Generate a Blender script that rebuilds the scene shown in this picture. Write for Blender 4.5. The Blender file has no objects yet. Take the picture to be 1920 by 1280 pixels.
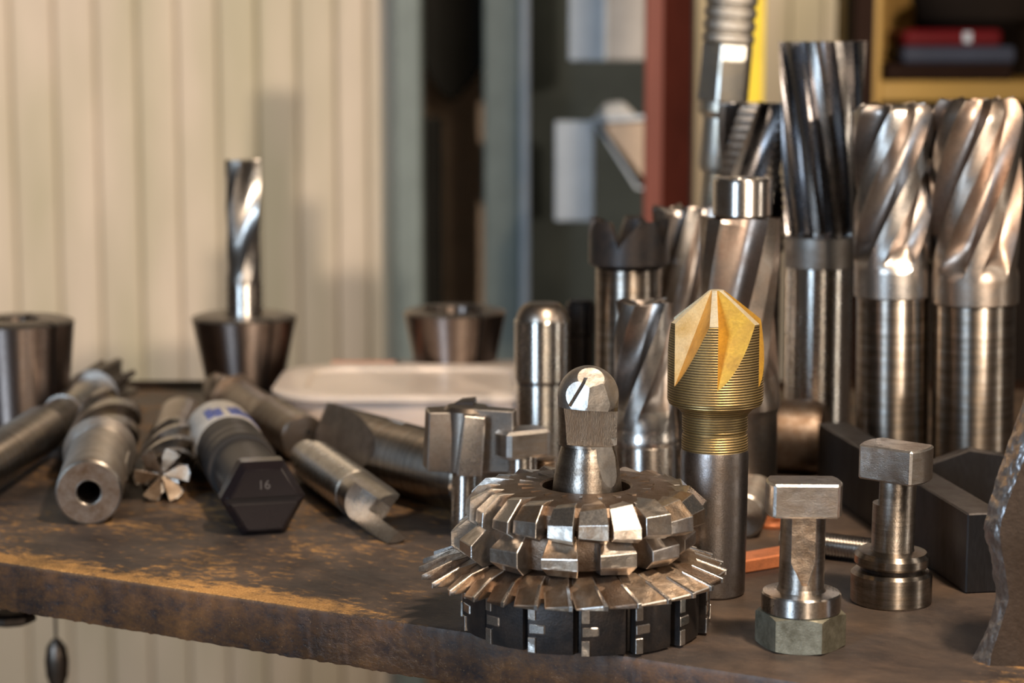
import bpy, bmesh, math, random
from mathutils import Vector, Matrix, Euler
R_ = math.radians
rnd = random.Random(7)
C = bpy.context.scene.collection
sc = bpy.context.scene

# ------------------------------------------------------------------ camera, world, lights
# working units: millimetres, origin on the bench top under the camera, +Y away from it
BZ = 900.0                 # bench top above the floor
HC = 250.0                 # camera above the bench top
FP = 4000.0                # focal length in pixels of a 1920 wide frame
TH = math.atan(580 / FP)   # camera looks down by this angle
def W(x, y, z): return Vector((x, y, z + BZ)) * 0.001

cam = bpy.data.cameras.new('camera'); cam_o = bpy.data.objects.new('camera', cam); C.objects.link(cam_o)
cam.sensor_width = 36; cam.lens = 36 * FP / 1920
cam_o.location = W(0, 0, HC); cam_o.rotation_euler = (math.pi/2 - TH, 0, 0)
cam.clip_start = 0.02; cam.clip_end = 60
cam.dof.use_dof = True; cam.dof.focus_distance = 0.915; cam.dof.aperture_fstop = 75 / 9.0
sc.camera = cam_o
sc.view_settings.view_transform = 'Standard'; sc.view_settings.look = 'None'
sc.view_settings.gamma = 1.0; sc.view_settings.use_curve_mapping = False
sc.view_settings.exposure = 0.0

w = bpy.data.worlds.new('workshop_air'); sc.world = w; w.use_nodes = True
w.node_tree.nodes['Background'].inputs[0].default_value = (0.60, 0.53, 0.47, 1)
w.node_tree.nodes['Background'].inputs[1].default_value = 0.085

def area(name, loc, target, sx, sy, power, col):
    l = bpy.data.lights.new(name, 'AREA'); l.shape = 'RECTANGLE'; l.size = sx/1000; l.size_y = sy/1000
    l.energy = power; l.color = col
    o = bpy.data.objects.new(name, l); C.objects.link(o); o.location = W(*loc)
    d = W(*target) - W(*loc); o.rotation_euler = d.to_track_quat('-Z', 'Y').to_euler(); return o
area('bench_lamp', (400, 460, 1080), (20, 960, 20), 110, 110, 21, (1.0, 0.79, 0.58))
area('window_light', (-1150, -750, 560), (60, 1050, 60), 480, 1200, 36, (0.62, 0.80, 1.0))
area('ceiling_tube', (480, -900, 700), (100, 1050, 60), 130, 1500, 16, (1.0, 0.80, 0.60))
area('side_tube', (1500, 560, 500), (100, 1050, 60), 140, 1200, 4.5, (1.0, 0.88, 0.74))
def spot(name, loc, target, power, col, ang, blend, rad):
    l = bpy.data.lights.new(name, 'SPOT'); l.energy = power; l.color = col; l.spot_size = R_(ang); l.spot_blend = blend
    l.shadow_soft_size = rad/1000
    o = bpy.data.objects.new(name, l); C.objects.link(o); o.location = W(*loc)
    d = W(*target) - W(*loc); o.rotation_euler = d.to_track_quat('-Z', 'Y').to_euler(); return o
spot('wall_lamp', (-1100, 1500, 900), (-800, 2650, 120), 19, (1.0, 0.83, 0.64), 56, 0.9, 80)
spot('aisle_lamp', (700, -300, 475), (-330, 2650, 330), 170, (1.0, 0.84, 0.68), 27, 0.35, 18)
spot('rear_fill', (230, 2500, 1150), (300, 2950, 300), 80, (1.0, 0.82, 0.64), 70, 0.9, 60)  # added fill without a known source, brightens the rear wall panels

# ------------------------------------------------------------------ pixel helpers (used to survey the place)
def ray(px, py):
    a = (px - 960) / FP; b = (640 - py) / FP
    return Vector((a, math.cos(TH) + b*math.sin(TH), -math.sin(TH) + b*math.cos(TH)))
def at(px, py, z=0.0):            # point of the horizontal plane z
    d = ray(px, py); t = (z - HC) / d.z; return Vector((d.x*t, d.y*t, z))
def wp(px, py, D):                # point of the vertical plane y = D
    d = ray(px, py); t = D / d.y; return Vector((d.x*t, D, HC + d.z*t))
def zc(px, py, base):             # height seen at (px,py) above a base point
    return wp(px, py, base.y).z

# ------------------------------------------------------------------ materials
def nt(name):
    m = bpy.data.materials.new(name); m.use_nodes = True; t = m.node_tree
    return m, t, t.nodes['Principled BSDF']
def N(t, kind, **kw):
    n = t.nodes.new(kind)
    for k, v in kw.items():
        if k in n.inputs: n.inputs[k].default_value = v
        else: setattr(n, k, v)
    return n
def L(t, a, b): t.links.new(a, b)
def ramp(t, src, p0, c0, p1, c1):
    r = t.nodes.new('ShaderNodeValToRGB'); L(t, src, r.inputs[0])
    e = r.color_ramp.elements; e[0].position = p0; e[1].position = p1
    e[0].color = c0 if len(c0) == 4 else (*c0, 1); e[1].color = c1 if len(c1) == 4 else (*c1, 1)
    return r
def mixc(t, fac, a, b):
    m = t.nodes.new('ShaderNodeMix'); m.data_type = 'RGBA'
    if hasattr(fac, 'links'): L(t, fac, m.inputs[0])
    else: m.inputs[0].default_value = fac
    for i, v in ((6, a), (7, b)):
        if hasattr(v, 'links'): L(t, v, m.inputs[i])
        else: m.inputs[i].default_value = (*v, 1)
    return m.outputs[2]

def steel(name, col=(.55,.52,.49), rough=.28, dirt=(.16,.10,.06), amount=.35, rings=0.0, ring_scale=900, aniso=0.0,
          scale=120, bump=.15, metal=1.0, streak=(1,1,1), ring_col=None, dirt_rough=None, spec=.5, bands=0.0, wavy=0.0, wscale=70):
    m, t, p = nt(name)
    tc = N(t, 'ShaderNodeTexCoord'); mp = N(t, 'ShaderNodeMapping'); L(t, tc.outputs['Object'], mp.inputs[0])
    mp.inputs['Scale'].default_value = streak
    n1 = N(t, 'ShaderNodeTexNoise', Scale=scale*.8, Detail=7.0, Roughness=.7); L(t, mp.outputs[0], n1.inputs['Vector'])
    n2 = N(t, 'ShaderNodeTexNoise', Scale=scale*9, Detail=3.0, Roughness=.6); L(t, mp.outputs[0], n2.inputs['Vector'])
    lo = .74 - amount*.5
    r1 = ramp(t, n1.outputs[0], lo-.20, (0,0,0), lo+.22, (1,1,1))
    c = mixc(t, r1.outputs[0], col, dirt)
    r2 = ramp(t, n2.outputs[0], .3, (.86,.86,.86), .7, (1.08,1.08,1.08))
    mul = t.nodes.new('ShaderNodeMix'); mul.data_type = 'RGBA'; mul.blend_type = 'MULTIPLY'; mul.inputs[0].default_value = 1
    L(t, c, mul.inputs[6]); L(t, r2.outputs[0], mul.inputs[7]); c = mul.outputs[2]
    hgt = n2.outputs[0]
    if rings or bands:      # turning marks: noise that varies only along the axis
        m2 = N(t, 'ShaderNodeMapping'); L(t, tc.outputs['Object'], m2.inputs[0]); m2.inputs['Scale'].default_value = (.03, .03, 1)
        nr = N(t, 'ShaderNodeTexNoise', Scale=ring_scale*2.2, Detail=3.0, Roughness=.6); L(t, m2.outputs[0], nr.inputs['Vector'])
        nb = N(t, 'ShaderNodeTexNoise', Scale=150, Detail=5.0, Roughness=.8); L(t, m2.outputs[0], nb.inputs['Vector'])
        if bands:
            rb = ramp(t, nb.outputs[0], .38, (1-bands,)*3, .66, (1.05,1.03,1.0)); m3 = t.nodes.new('ShaderNodeMix'); m3.data_type = 'RGBA'; m3.blend_type = 'MULTIPLY'; m3.inputs[0].default_value = 1
            L(t, c, m3.inputs[6]); L(t, rb.outputs[0], m3.inputs[7]); c = m3.outputs[2]
    if ring_col:
        wv = N(t, 'ShaderNodeTexWave', Scale=ring_scale, Distortion=.4, Detail=1.0); wv.bands_direction = 'Z'
        L(t, tc.outputs['Object'], wv.inputs['Vector'])
        rr = ramp(t, wv.outputs['Fac'], .2, (0,0,0), .8, (1,1,1)); c = mixc(t, rr.outputs[0], ring_col, c); rsrc = wv.outputs['Fac']
    elif rings: rsrc = nr.outputs[0]
    if rings:
        ad = N(t, 'ShaderNodeMath', operation='MULTIPLY_ADD'); L(t, rsrc, ad.inputs[0]); ad.inputs[1].default_value = rings
        L(t, n2.outputs[0], ad.inputs[2]); hgt = ad.outputs[0]
    L(t, c, p.inputs['Base Color'])
    p.inputs['Metallic'].default_value = metal
    ro = N(t, 'ShaderNodeMapRange'); L(t, r1.outputs[0], ro.inputs[0])
    ro.inputs[3].default_value = rough; ro.inputs[4].default_value = dirt_rough or rough + .14
    a2 = N(t, 'ShaderNodeMath', operation='MULTIPLY_ADD'); L(t, n2.outputs[0], a2.inputs[0]); a2.inputs[1].default_value = .10; L(t, ro.outputs[0], a2.inputs[2])
    a3 = N(t, 'ShaderNodeMath', operation='SUBTRACT'); L(t, a2.outputs[0], a3.inputs[0]); a3.inputs[1].default_value = .05
    L(t, a3.outputs[0], p.inputs['Roughness'])
    p.inputs['Specular IOR Level'].default_value = spec
    if aniso:
        p.inputs['Anisotropic'].default_value = aniso; p.inputs['Anisotropic Rotation'].default_value = .25
        tg = N(t, 'ShaderNodeTangent', direction_type='RADIAL', axis='Z'); L(t, tg.outputs[0], p.inputs['Tangent'])
    b = N(t, 'ShaderNodeBump', Strength=bump, Distance=.0004); L(t, hgt, b.inputs['Height']); L(t, b.outputs[0], p.inputs['Normal'])
    if wavy:
        n4 = N(t, 'ShaderNodeTexNoise', Scale=wscale, Detail=2.0, Roughness=.4); L(t, tc.outputs['Object'], n4.inputs['Vector'])
        b2 = N(t, 'ShaderNodeBump', Strength=wavy, Distance=.003); L(t, n4.outputs[0], b2.inputs['Height']); L(t, b2.outputs[0], b.inputs['Normal'])
    return m

M = {}
M['polish'] = steel('ground_steel', (.62,.60,.57), .26, (.34,.27,.20), .16, rings=.3, ring_scale=700, aniso=.94, bump=.03)
M['shank'] = steel('worn_shank_steel', (.46,.42,.38), .30, (.24,.18,.13), .36, rings=.5, ring_scale=220, aniso=.90, bump=.05, streak=(1,1,3), bands=.45)
M['turned'] = steel('turned_steel', (.48,.45,.42), .37, (.20,.145,.10), .34, rings=1.2, ring_scale=500, aniso=.80, bump=.20, bands=.35)
M['tip'] = steel('bright_cutting_steel', (.70,.67,.64), .25, (.42,.33,.25), .20, bump=.06)
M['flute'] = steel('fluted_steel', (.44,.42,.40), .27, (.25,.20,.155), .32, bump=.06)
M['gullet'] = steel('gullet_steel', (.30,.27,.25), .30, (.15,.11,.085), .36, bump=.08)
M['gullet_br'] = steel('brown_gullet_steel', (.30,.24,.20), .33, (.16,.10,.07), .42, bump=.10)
M['bflute'] = steel('milled_flute_steel', (.24,.22,.20), .28, (.20,.15,.11), .35, bump=.5, streak=(3,3,.35))
M['leaf'] = steel('blued_ground_steel', (.27,.25,.24), .36, (.12,.10,.09), .3, bump=.12, wavy=.3)
M['edge'] = steel('worn_edge_highlight', (.80,.77,.74), .30, (.5,.42,.35), .25, bump=.3)  # bright bevel colour: edge highlight painted in, along with some wear
M['headst'] = steel('filed_head_steel', (.38,.345,.315), .30, (.20,.15,.11), .32, scale=110, bump=.5, wavy=.6, wscale=60, streak=(1,1,4))
M['facet2'] = steel('ball_surface_steel', (.50,.48,.46), .38, (.28,.22,.17), .35, bump=.3)
M['facet'] = steel('ground_facet_steel', (.50,.48,.455), .42, (.36,.29,.23), .25, bump=.2, wavy=.5)
M['flute_br'] = steel('brown_fluted_steel', (.38,.335,.295), .28, (.21,.15,.11), .42, bump=.08)
M['matte'] = steel('matte_steel', (.30,.28,.26), .45, (.16,.12,.09), .35, bump=.15)
M['cutter'] = steel('oiled_cutter_steel', (.25,.20,.165), .38, (.10,.055,.028), .50, scale=160, bump=.40, wavy=.15)
M['tooth'] = steel('ground_tooth_steel', (.62,.58,.54), .30, (.30,.21,.13), .26, scale=170, bump=.22, wavy=.35, wscale=110)
M['tooth_br'] = steel('brown_tooth_steel', (.46,.38,.31), .33, (.20,.12,.06), .42, scale=170, bump=.30, wavy=.35, wscale=110)
M['dark'] = steel('blackened_steel', (.028,.026,.027), .36, (.060,.042,.032), .30, bump=.25, metal=.6)
M['collet'] = steel('dark_ground_steel', (.26,.21,.185), .30, (.15,.11,.09), .30, rings=.3, ring_scale=300, aniso=.9, bump=.04)
M['colrim'] = steel('collet_face_steel', (.34,.31,.28), .38, (.2,.16,.13), .3, bump=.06)
M['brass'] = steel('tin_coated_body', (.47,.33,.12), .38, (.24,.17,.09), .34, rings=4.0, ring_scale=270, bump=.45, ring_col=(.20,.15,.08), metal=.8)
M['gold'] = steel('tin_coated_face', (.62,.34,.045), .36, (.32,.16,.04), .36, scale=90, bump=.12, metal=.75)
M['goldedge'] = steel('worn_gash_face', (.66,.60,.46), .34, (.5,.36,.14), .30, bump=.12, metal=.45)
M['cshank'] = steel('grey_worn_shank', (.27,.25,.245), .36, (.15,.115,.09), .36, scale=150, bump=.2, aniso=.5)
M['nut'] = steel('zinc_nut_steel', (.33,.32,.25), .46, (.10,.09,.06), .48, scale=190, bump=.35, metal=.75)
M['wash'] = steel('washer_steel', (.58,.55,.52), .28, (.3,.22,.16), .20, aniso=.85, rings=.5, bump=.06)
M['copper'] = steel('copper', (.80,.28,.12), .38, (.42,.15,.07), .35, bump=.2, metal=.55)
M['bar'] = steel('dark_bar_steel', (.055,.052,.054), .40, (.03,.024,.02), .40, scale=70, bump=.2, metal=.75, streak=(1,1,.3))
M['torch'] = steel('cut_edge_steel', (.50,.51,.54), .30, (.20,.15,.11), .30, scale=110, bump=.9, metal=.95, streak=(1,1,.5), wavy=1.0, wscale=160)
M['plate'] = steel('rusty_plate_steel', (.085,.062,.048), .42, (.05,.032,.02), .45, scale=60, bump=.4, metal=.7)
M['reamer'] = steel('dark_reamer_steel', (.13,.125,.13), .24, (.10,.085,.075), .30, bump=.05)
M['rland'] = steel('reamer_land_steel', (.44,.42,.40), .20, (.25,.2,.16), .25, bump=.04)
M['chrome'] = steel('plated_fitting', (.52,.50,.46), .38, (.4,.32,.2), .2, bump=.05)
M['hosebraid'] = steel('braided_steel', (.45,.42,.38), .35, (.2,.18,.15), .5, scale=500, bump=.6)

def plain(name, col, rough=.5, spec=.4, var=.12, scale=25, bump=.05, streak=(1,1,1), dirt=None, amount=.3, sss=0, trans=0):
    m, t, p = nt(name)
    tc = N(t, 'ShaderNodeTexCoord'); mp = N(t, 'ShaderNodeMapping'); L(t, tc.outputs['Object'], mp.inputs[0]); mp.inputs['Scale'].default_value = streak
    n1 = N(t, 'ShaderNodeTexNoise', Scale=scale, Detail=6.0, Roughness=.6); L(t, mp.outputs[0], n1.inputs['Vector'])
    r = ramp(t, n1.outputs[0], .3, tuple(x*(1-var) for x in col), .7, tuple(min(1, x*(1+var)) for x in col)); c = r.outputs[0]
    if dirt:
        n3 = N(t, 'ShaderNodeTexNoise', Scale=scale*.45, Detail=5.0); L(t, mp.outputs[0], n3.inputs['Vector'])
        rr = ramp(t, n3.outputs[0], .72-amount*.5-.1, (0,0,0), .72-amount*.5+.15, (1,1,1)); c = mixc(t, rr.outputs[0], c, dirt)
    L(t, c, p.inputs['Base Color']); p.inputs['Roughness'].default_value = rough; p.inputs['Specular IOR Level'].default_value = spec
    b = N(t, 'ShaderNodeBump', Strength=bump, Distance=.001); L(t, n1.outputs[0], b.inputs['Height']); L(t, b.outputs[0], p.inputs['Normal'])
    if sss: p.inputs['Subsurface Weight'].default_value = sss; p.inputs['Subsurface Radius'].default_value = (.02,.015,.01)
    if trans: p.inputs['Transmission Weight'].default_value = trans
    return m
M['blackplastic'] = plain('black_plastic', (.010,.007,.008), .26, .32, bump=.02)
M['blacksleeve'] = plain('dull_black_plastic', (.026,.023,.022), .42, .4)
M['paper'] = plain('paper_label', (.50,.47,.43), .6, .3, var=.2, scale=120)
M['ink'] = plain('blue_ink', (.07,.10,.30), .5, .3)
M['mark'] = plain('moulded_number', (.075,.066,.062), .45, .4)
M['tub'] = plain('milky_plastic', (.72,.60,.53), .38, .4, var=.06, sss=.25, scale=12)
M['lid'] = plain('milky_lid', (.66,.57,.50), .30, .45, var=.12, scale=14, sss=.15)
M['wallp'] = plain('cream_painted_sheet', (.60,.495,.38), .50, .35, var=.08, scale=6, streak=(3,3,.7), dirt=(.46,.40,.27), amount=.42)
M['walld'] = plain('cream_sheet_joint', (.56,.46,.34), .6, .2)
M['post'] = plain('grey_green_paint', (.17,.20,.185), .5, .3)
M['dkgreen'] = plain('dark_green_grey_paint', (.026,.031,.028), .6, .1, var=.25, scale=9)
M['black'] = plain('shadow_black', (.012,.012,.011), .9, .05)  # colour of the shadow shapes in the gap between the posts
M['brownp'] = plain('brown_board', (.40,.30,.22), .6, .2)
M['greybox'] = plain('pale_grey_enamel', (.47,.51,.55), .45, .4)
M['red'] = plain('oxide_red_paint', (.12,.034,.024), .45, .2, var=.25, scale=10, streak=(1,1,.3))
M['yellow'] = plain('yellow_plastic', (.85,.62,.02), .5, .3)
M['cab'] = plain('ochre_painted_board', (.34,.20,.045), .55, .3, var=.2, scale=8)
M['dkbrown'] = plain('dark_brown_board', (.018,.009,.006), .7, .04)
M['redbox'] = plain('red_box_card', (.11,.006,.008), .5, .1)
M['bluebox'] = plain('grey_blue_card', (.045,.05,.07), .5, .1)
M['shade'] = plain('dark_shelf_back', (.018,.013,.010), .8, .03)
M['concrete'] = plain('concrete_floor', (.22,.19,.165), .8, .2, var=.25, scale=12)
M['hookm'] = steel('dark_hook_steel', (.16,.13,.11), .32, (.05,.04,.03), .4, bump=.2)

def bench_mat():
    m, t, p = nt('worn_painted_plywood')
    tc = N(t, 'ShaderNodeTexCoord'); obj = tc.outputs['Object']
    mp = N(t, 'ShaderNodeMapping'); L(t, obj, mp.inputs[0]); mp.inputs['Scale'].default_value = (1, 1.7, 1.7); mp.inputs['Rotation'].default_value = (0,0,R_(22))
    n1 = N(t, 'ShaderNodeTexNoise', Scale=11, Detail=9.0, Roughness=.68); L(t, mp.outputs[0], n1.inputs['Vector'])
    n2 = N(t, 'ShaderNodeTexNoise', Scale=120, Detail=6.0, Roughness=.7); L(t, mp.outputs[0], n2.inputs['Vector'])
    n3 = N(t, 'ShaderNodeTexNoise', Scale=1100, Detail=2.0); L(t, obj, n3.inputs['Vector'])
    n4 = N(t, 'ShaderNodeTexNoise', Scale=4, Detail=4.0); L(t, obj, n4.inputs['Vector'])
    sx = N(t, 'ShaderNodeSeparateXYZ'); L(t, obj, sx.inputs[0])
    # base coat: grey brown, brown stains
    c0 = ramp(t, n1.outputs[0], .36, (.040,.034,.032), .62, (.092,.066,.050)).outputs[0]
    # worn to tan: front strip (local y small), left half; and scattered patches
    e1 = N(t, 'ShaderNodeMapRange'); L(t, sx.outputs[1], e1.inputs[0]); e1.inputs[1].default_value = .0; e1.inputs[2].default_value = .026; e1.inputs[3].default_value = .235; e1.inputs[4].default_value = 0
    e2 = N(t, 'ShaderNodeMapRange'); L(t, sx.outputs[0], e2.inputs[0]); e2.inputs[1].default_value = .56; e2.inputs[2].default_value = .64; e2.inputs[3].default_value = 1; e2.inputs[4].default_value = 0
    em = N(t, 'ShaderNodeMath', operation='MULTIPLY'); L(t, e1.outputs[0], em.inputs[0]); L(t, e2.outputs[0], em.inputs[1])
    # corner patch at the right end of the strip
    e3 = N(t, 'ShaderNodeMapRange'); L(t, sx.outputs[0], e3.inputs[0]); e3.inputs[1].default_value = .84; e3.inputs[2].default_value = .90; e3.inputs[3].default_value = 0; e3.inputs[4].default_value = .33
    e4 = N(t, 'ShaderNodeMapRange'); L(t, sx.outputs[1], e4.inputs[0]); e4.inputs[1].default_value = .06; e4.inputs[2].default_value = .13; e4.inputs[3].default_value = 1; e4.inputs[4].default_value = 0
    em2 = N(t, 'ShaderNodeMath', operation='MULTIPLY'); L(t, e3.outputs[0], em2.inputs[0]); L(t, e4.outputs[0], em2.inputs[1])
    # mid field on the left where tools lie
    e5 = N(t, 'ShaderNodeMapRange'); L(t, sx.outputs[0], e5.inputs[0]); e5.inputs[1].default_value = .58; e5.inputs[2].default_value = .74; e5.inputs[3].default_value = .085; e5.inputs[4].default_value = -.06
    s1 = N(t, 'ShaderNodeMath', operation='ADD'); L(t, em.outputs[0], s1.inputs[0]); L(t, em2.outputs[0], s1.inputs[1])
    s2 = N(t, 'ShaderNodeMath', operation='ADD'); L(t, s1.outputs[0], s2.inputs[0]); L(t, e5.outputs[0], s2.inputs[1])
    mm = N(t, 'ShaderNodeMath', operation='MULTIPLY_ADD'); L(t, n2.outputs[0], mm.inputs[0]); mm.inputs[1].default_value = .75; L(t, s2.outputs[0], mm.inputs[2])
    mn = N(t, 'ShaderNodeMath', operation='MULTIPLY_ADD'); L(t, n1.outputs[0], mn.inputs[0]); mn.inputs[1].default_value = .55; L(t, mm.outputs[0], mn.inputs[2])
    mask = ramp(t, mn.outputs[0], .76, (0,0,0), .90, (1,1,1))
    tan = ramp(t, n3.outputs[0], .3, (.26,.13,.035), .7, (.46,.27,.10)).outputs[0]
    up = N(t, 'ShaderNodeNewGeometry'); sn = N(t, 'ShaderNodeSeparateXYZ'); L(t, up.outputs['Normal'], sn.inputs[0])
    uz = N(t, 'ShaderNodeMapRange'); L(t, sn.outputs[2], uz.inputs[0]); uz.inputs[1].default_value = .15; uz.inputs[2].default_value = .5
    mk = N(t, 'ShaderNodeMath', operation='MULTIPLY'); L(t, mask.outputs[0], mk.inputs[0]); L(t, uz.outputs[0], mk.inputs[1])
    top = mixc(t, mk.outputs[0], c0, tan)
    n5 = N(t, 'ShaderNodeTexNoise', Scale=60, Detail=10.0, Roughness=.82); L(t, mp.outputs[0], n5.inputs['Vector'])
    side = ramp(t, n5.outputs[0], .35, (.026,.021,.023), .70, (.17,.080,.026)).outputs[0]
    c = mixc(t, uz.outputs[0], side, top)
    n6 = N(t, 'ShaderNodeTexNoise', Scale=16, Detail=7.0, Roughness=.72, Distortion=.6); L(t, obj, n6.inputs['Vector'])
    st = ramp(t, n6.outputs[0], .36, (.42,.42,.46), .62, (1.12,1.06,1.0)); ms = t.nodes.new('ShaderNodeMix'); ms.data_type = 'RGBA'; ms.blend_type = 'MULTIPLY'; ms.inputs[0].default_value = 1
    L(t, c, ms.inputs[6]); L(t, st.outputs[0], ms.inputs[7]); c = ms.outputs[2]
    sp = ramp(t, n3.outputs[0], .66, (0,0,0), .74, (.22,.22,.22)); c = mixc(t, sp.outputs[0], c, (.42,.29,.17))
    L(t, c, p.inputs['Base Color']); p.inputs['Specular IOR Level'].default_value = .35
    ro = N(t, 'ShaderNodeMapRange'); L(t, mk.outputs[0], ro.inputs[0]); ro.inputs[3].default_value = .46; ro.inputs[4].default_value = .9; L(t, ro.outputs[0], p.inputs['Roughness'])
    hs = N(t, 'ShaderNodeMath', operation='MULTIPLY_ADD'); L(t, n2.outputs[0], hs.inputs[0]); hs.inputs[1].default_value = .6; L(t, mask.outputs[0], hs.inputs[2])
    b = N(t, 'ShaderNodeBump', Strength=.5, Distance=.0006); L(t, hs.outputs[0], b.inputs['Height']); L(t, b.outputs[0], p.inputs['Normal'])
    return m
M['bench'] = bench_mat()

# ------------------------------------------------------------------ geometry helpers (millimetres)
class G:
    def __init__(s): s.v = []; s.f = []; s.m = []
    def add(s, v, f, m=0):
        o = len(s.v); s.v += [Vector(x) for x in v]; s.f += [tuple(i+o for i in q) for q in f]; s.m += [m]*len(f); return s
    def merge(s, g, mat=None):
        return s.add([(mat @ x if mat else x) for x in g.v], g.f) if not g.m else s._mg(g, mat)
    def _mg(s, g, mat):
        o = len(s.v); s.v += [(mat @ x if mat else x.copy()) for x in g.v]; s.f += [tuple(i+o for i in q) for q in g.f]; s.m += list(g.m); return s
    def tf(s, mat): s.v = [mat @ x for x in s.v]; return s
    def bm(s):
        b = bmesh.new(); vs = [b.verts.new(x*0.001) for x in s.v]
        for q, mi in zip(s.f, s.m):
            try: fc = b.faces.new([vs[i] for i in q]); fc.material_index = mi
            except ValueError: pass
        bmesh.ops.remove_doubles(b, verts=b.verts, dist=1e-6)
        bmesh.ops.recalc_face_normals(b, faces=b.faces); return b

def lathe(prof, n=72, cap=True, m=0):
    g = G(); v = []; f = []; rings = []
    for r, z in prof:
        if r < 1e-6: rings.append([len(v)]); v.append((0,0,z))
        else:
            rings.append(list(range(len(v), len(v)+n)))
            v += [(r*math.cos(2*math.pi*i/n), r*math.sin(2*math.pi*i/n), z) for i in range(n)]
    for a, b in zip(rings, rings[1:]):
        if len(a) == 1 and len(b) == 1: continue
        for i in range(n):
            j = (i+1) % n
            if len(a) == 1: f.append((a[0], b[j], b[i]))
            elif len(b) == 1: f.append((a[i], a[j], b[0]))
            else: f.append((a[i], a[j], b[j], b[i]))
    if cap:
        if len(rings[0]) > 1: f.append(tuple(reversed(rings[0])))
        if len(rings[-1]) > 1: f.append(tuple(rings[-1]))
    return g.add(v, f, m)
def tube(prof, n=72):               # closed profile loop, for rings
    g = lathe(prof + [prof[0]], n, cap=False); return g
def ch(r, z0, z1, c=.6):            # cylinder profile with small chamfers
    return [(0, z0), (r-c, z0), (r, z0+c), (r, z1-c), (r-c, z1), (0, z1)]
def box(x0, x1, y0, y1, z0, z1, m=0):
    v = [(x,y,z) for z in (z0,z1) for y in (y0,y1) for x in (x0,x1)]
    return G().add(v, [(0,2,3,1),(4,5,7,6),(0,1,5,4),(2,6,7,3),(0,4,6,2),(1,3,7,5)], m)
def prism(poly, z0, z1, m=0):
    n = len(poly); v = [(x,y,z0) for x,y in poly] + [(x,y,z1) for x,y in poly]
    return G().add(v, [tuple(reversed(range(n))), tuple(range(n, 2*n))] + [(i,(i+1)%n,n+(i+1)%n,n+i) for i in range(n)], m)
def hull(v, m=0):
    b = bmesh.new(); [b.verts.new(x) for x in v]; r = bmesh.ops.convex_hull(b, input=b.verts); b.verts.ensure_lookup_table()
    for i, x in enumerate(b.verts): x.index = i
    g = G().add([x.co.copy() for x in b.verts], [tuple(x.index for x in f.verts) for f in b.faces], m); b.free(); return g
def polar(r, a, z): return Vector((r*math.cos(a), r*math.sin(a), z))
def halfspace(p, nrm, size=80, m=1, roll=None):   # a big box whose bottom face lies at p, on the side of nrm
    q = Vector(nrm).normalized().to_track_quat('Z', 'Y').to_matrix().to_4x4()
    return box(-size, size, -size, size, 0, size, m).tf(Matrix.Translation(Vector(p)) @ q)

EM = [(0,1),(.08,.998),(.16,.99),(.33,.975),(.355,.93),(.42,.78),(.52,.67),(.62,.60),(.72,.57),(.82,.585),(.90,.66),(.96,.80),(.99,.93)]
RM = [(0,1),(.12,.995),(.28,.985),(.31,.88),(.50,.80),(.66,.75),(.80,.74),(.92,.77),(.98,.86)]
BL = [(0,1),(.03,.99),(.20,.97),(.40,.92),(.44,.85),(.52,.66),(.62,.50),(.74,.42),(.84,.45),(.92,.58),(.97,.78)]
def fluted(n, sec, rf, z0, z1, nz, twist, depth=1.0, fade=12, phase=0, mirror=False, dish=2.0, relief=3.0, serr=0, bottom_cap=True, toptaper=0, thr=9):
    """fluted head; rf(t) radius, twist in degrees over the height, grooves run out towards z0 over fade mm"""
    g = G(); v = []; f = []; us = []; mm_ = []
    for k in range(n):
        for (u, r) in sec: us.append(((k+u)/n, u, r))
    cnt = len(us)
    for j in range(nz+1):
        t = j/nz; z = z0 + (z1-z0)*t; R = rf(t)
        fd = min(1.0, (z-z0)/fade) if fade else 1.0
        fd = fd*fd*(3-2*fd) if fade else 1
        for (tt, u, r) in us:
            a = tt if not mirror else -tt
            th = 2*math.pi*a + phase + R_(twist)*t
            rr = 1 - (1-r)*depth*fd
            if serr and u < .3: rr -= (.5+.5*math.sin(z*2*math.pi/serr))*.085
            zz = z
            if j == nz: zz = z - relief*u*(1 if r > .9 else 1.0)
            if toptaper and t > 1-toptaper: rr *= 1 - .24*((t-1+toptaper)/toptaper)**2
            v.append((R*rr*math.cos(th), R*rr*math.sin(th), zz))
    for j in range(nz):
        for i in range(cnt):
            k = (i+1) % cnt; q = (j*cnt+i, j*cnt+k, (j+1)*cnt+k, (j+1)*cnt+i)
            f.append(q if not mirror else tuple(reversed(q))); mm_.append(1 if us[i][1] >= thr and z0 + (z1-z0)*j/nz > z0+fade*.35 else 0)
    base = nz*cnt; o = len(v)
    for i in range(cnt): x = Vector(v[base+i]); v.append((x.x*.45, x.y*.45, x.z - dish*.7))
    v.append((0, 0, z1-dish-relief*.5))
    for i in range(cnt):
        k = (i+1) % cnt; q = (base+i, base+k, o+k, o+i); tr = (o+i, o+k, o+cnt)
        f.append(q if not mirror else tuple(reversed(q))); f.append(tr if not mirror else tuple(reversed(tr)))
    if bottom_cap: f.append(tuple(reversed(range(cnt))))
    g.add(v, f); g.m[:len(mm_)] = mm_; return g

def wedge(PL, PT, aL, aT, m=0):       # tooth between two angles; profiles are lists of (r, z[, extra angle])
    v = [polar(p[0], aL + (p[2] if len(p) > 2 else 0), p[1]) for p in PL] + [polar(p[0], aT + (p[2] if len(p) > 2 else 0), p[1]) for p in PT]
    k = len(PL)
    return G().add(v, [tuple(range(k)), tuple(reversed(range(k, 2*k)))] + [(i, k+i, k+(i+1)%k, (i+1)%k) for i in range(k)], m)

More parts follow.
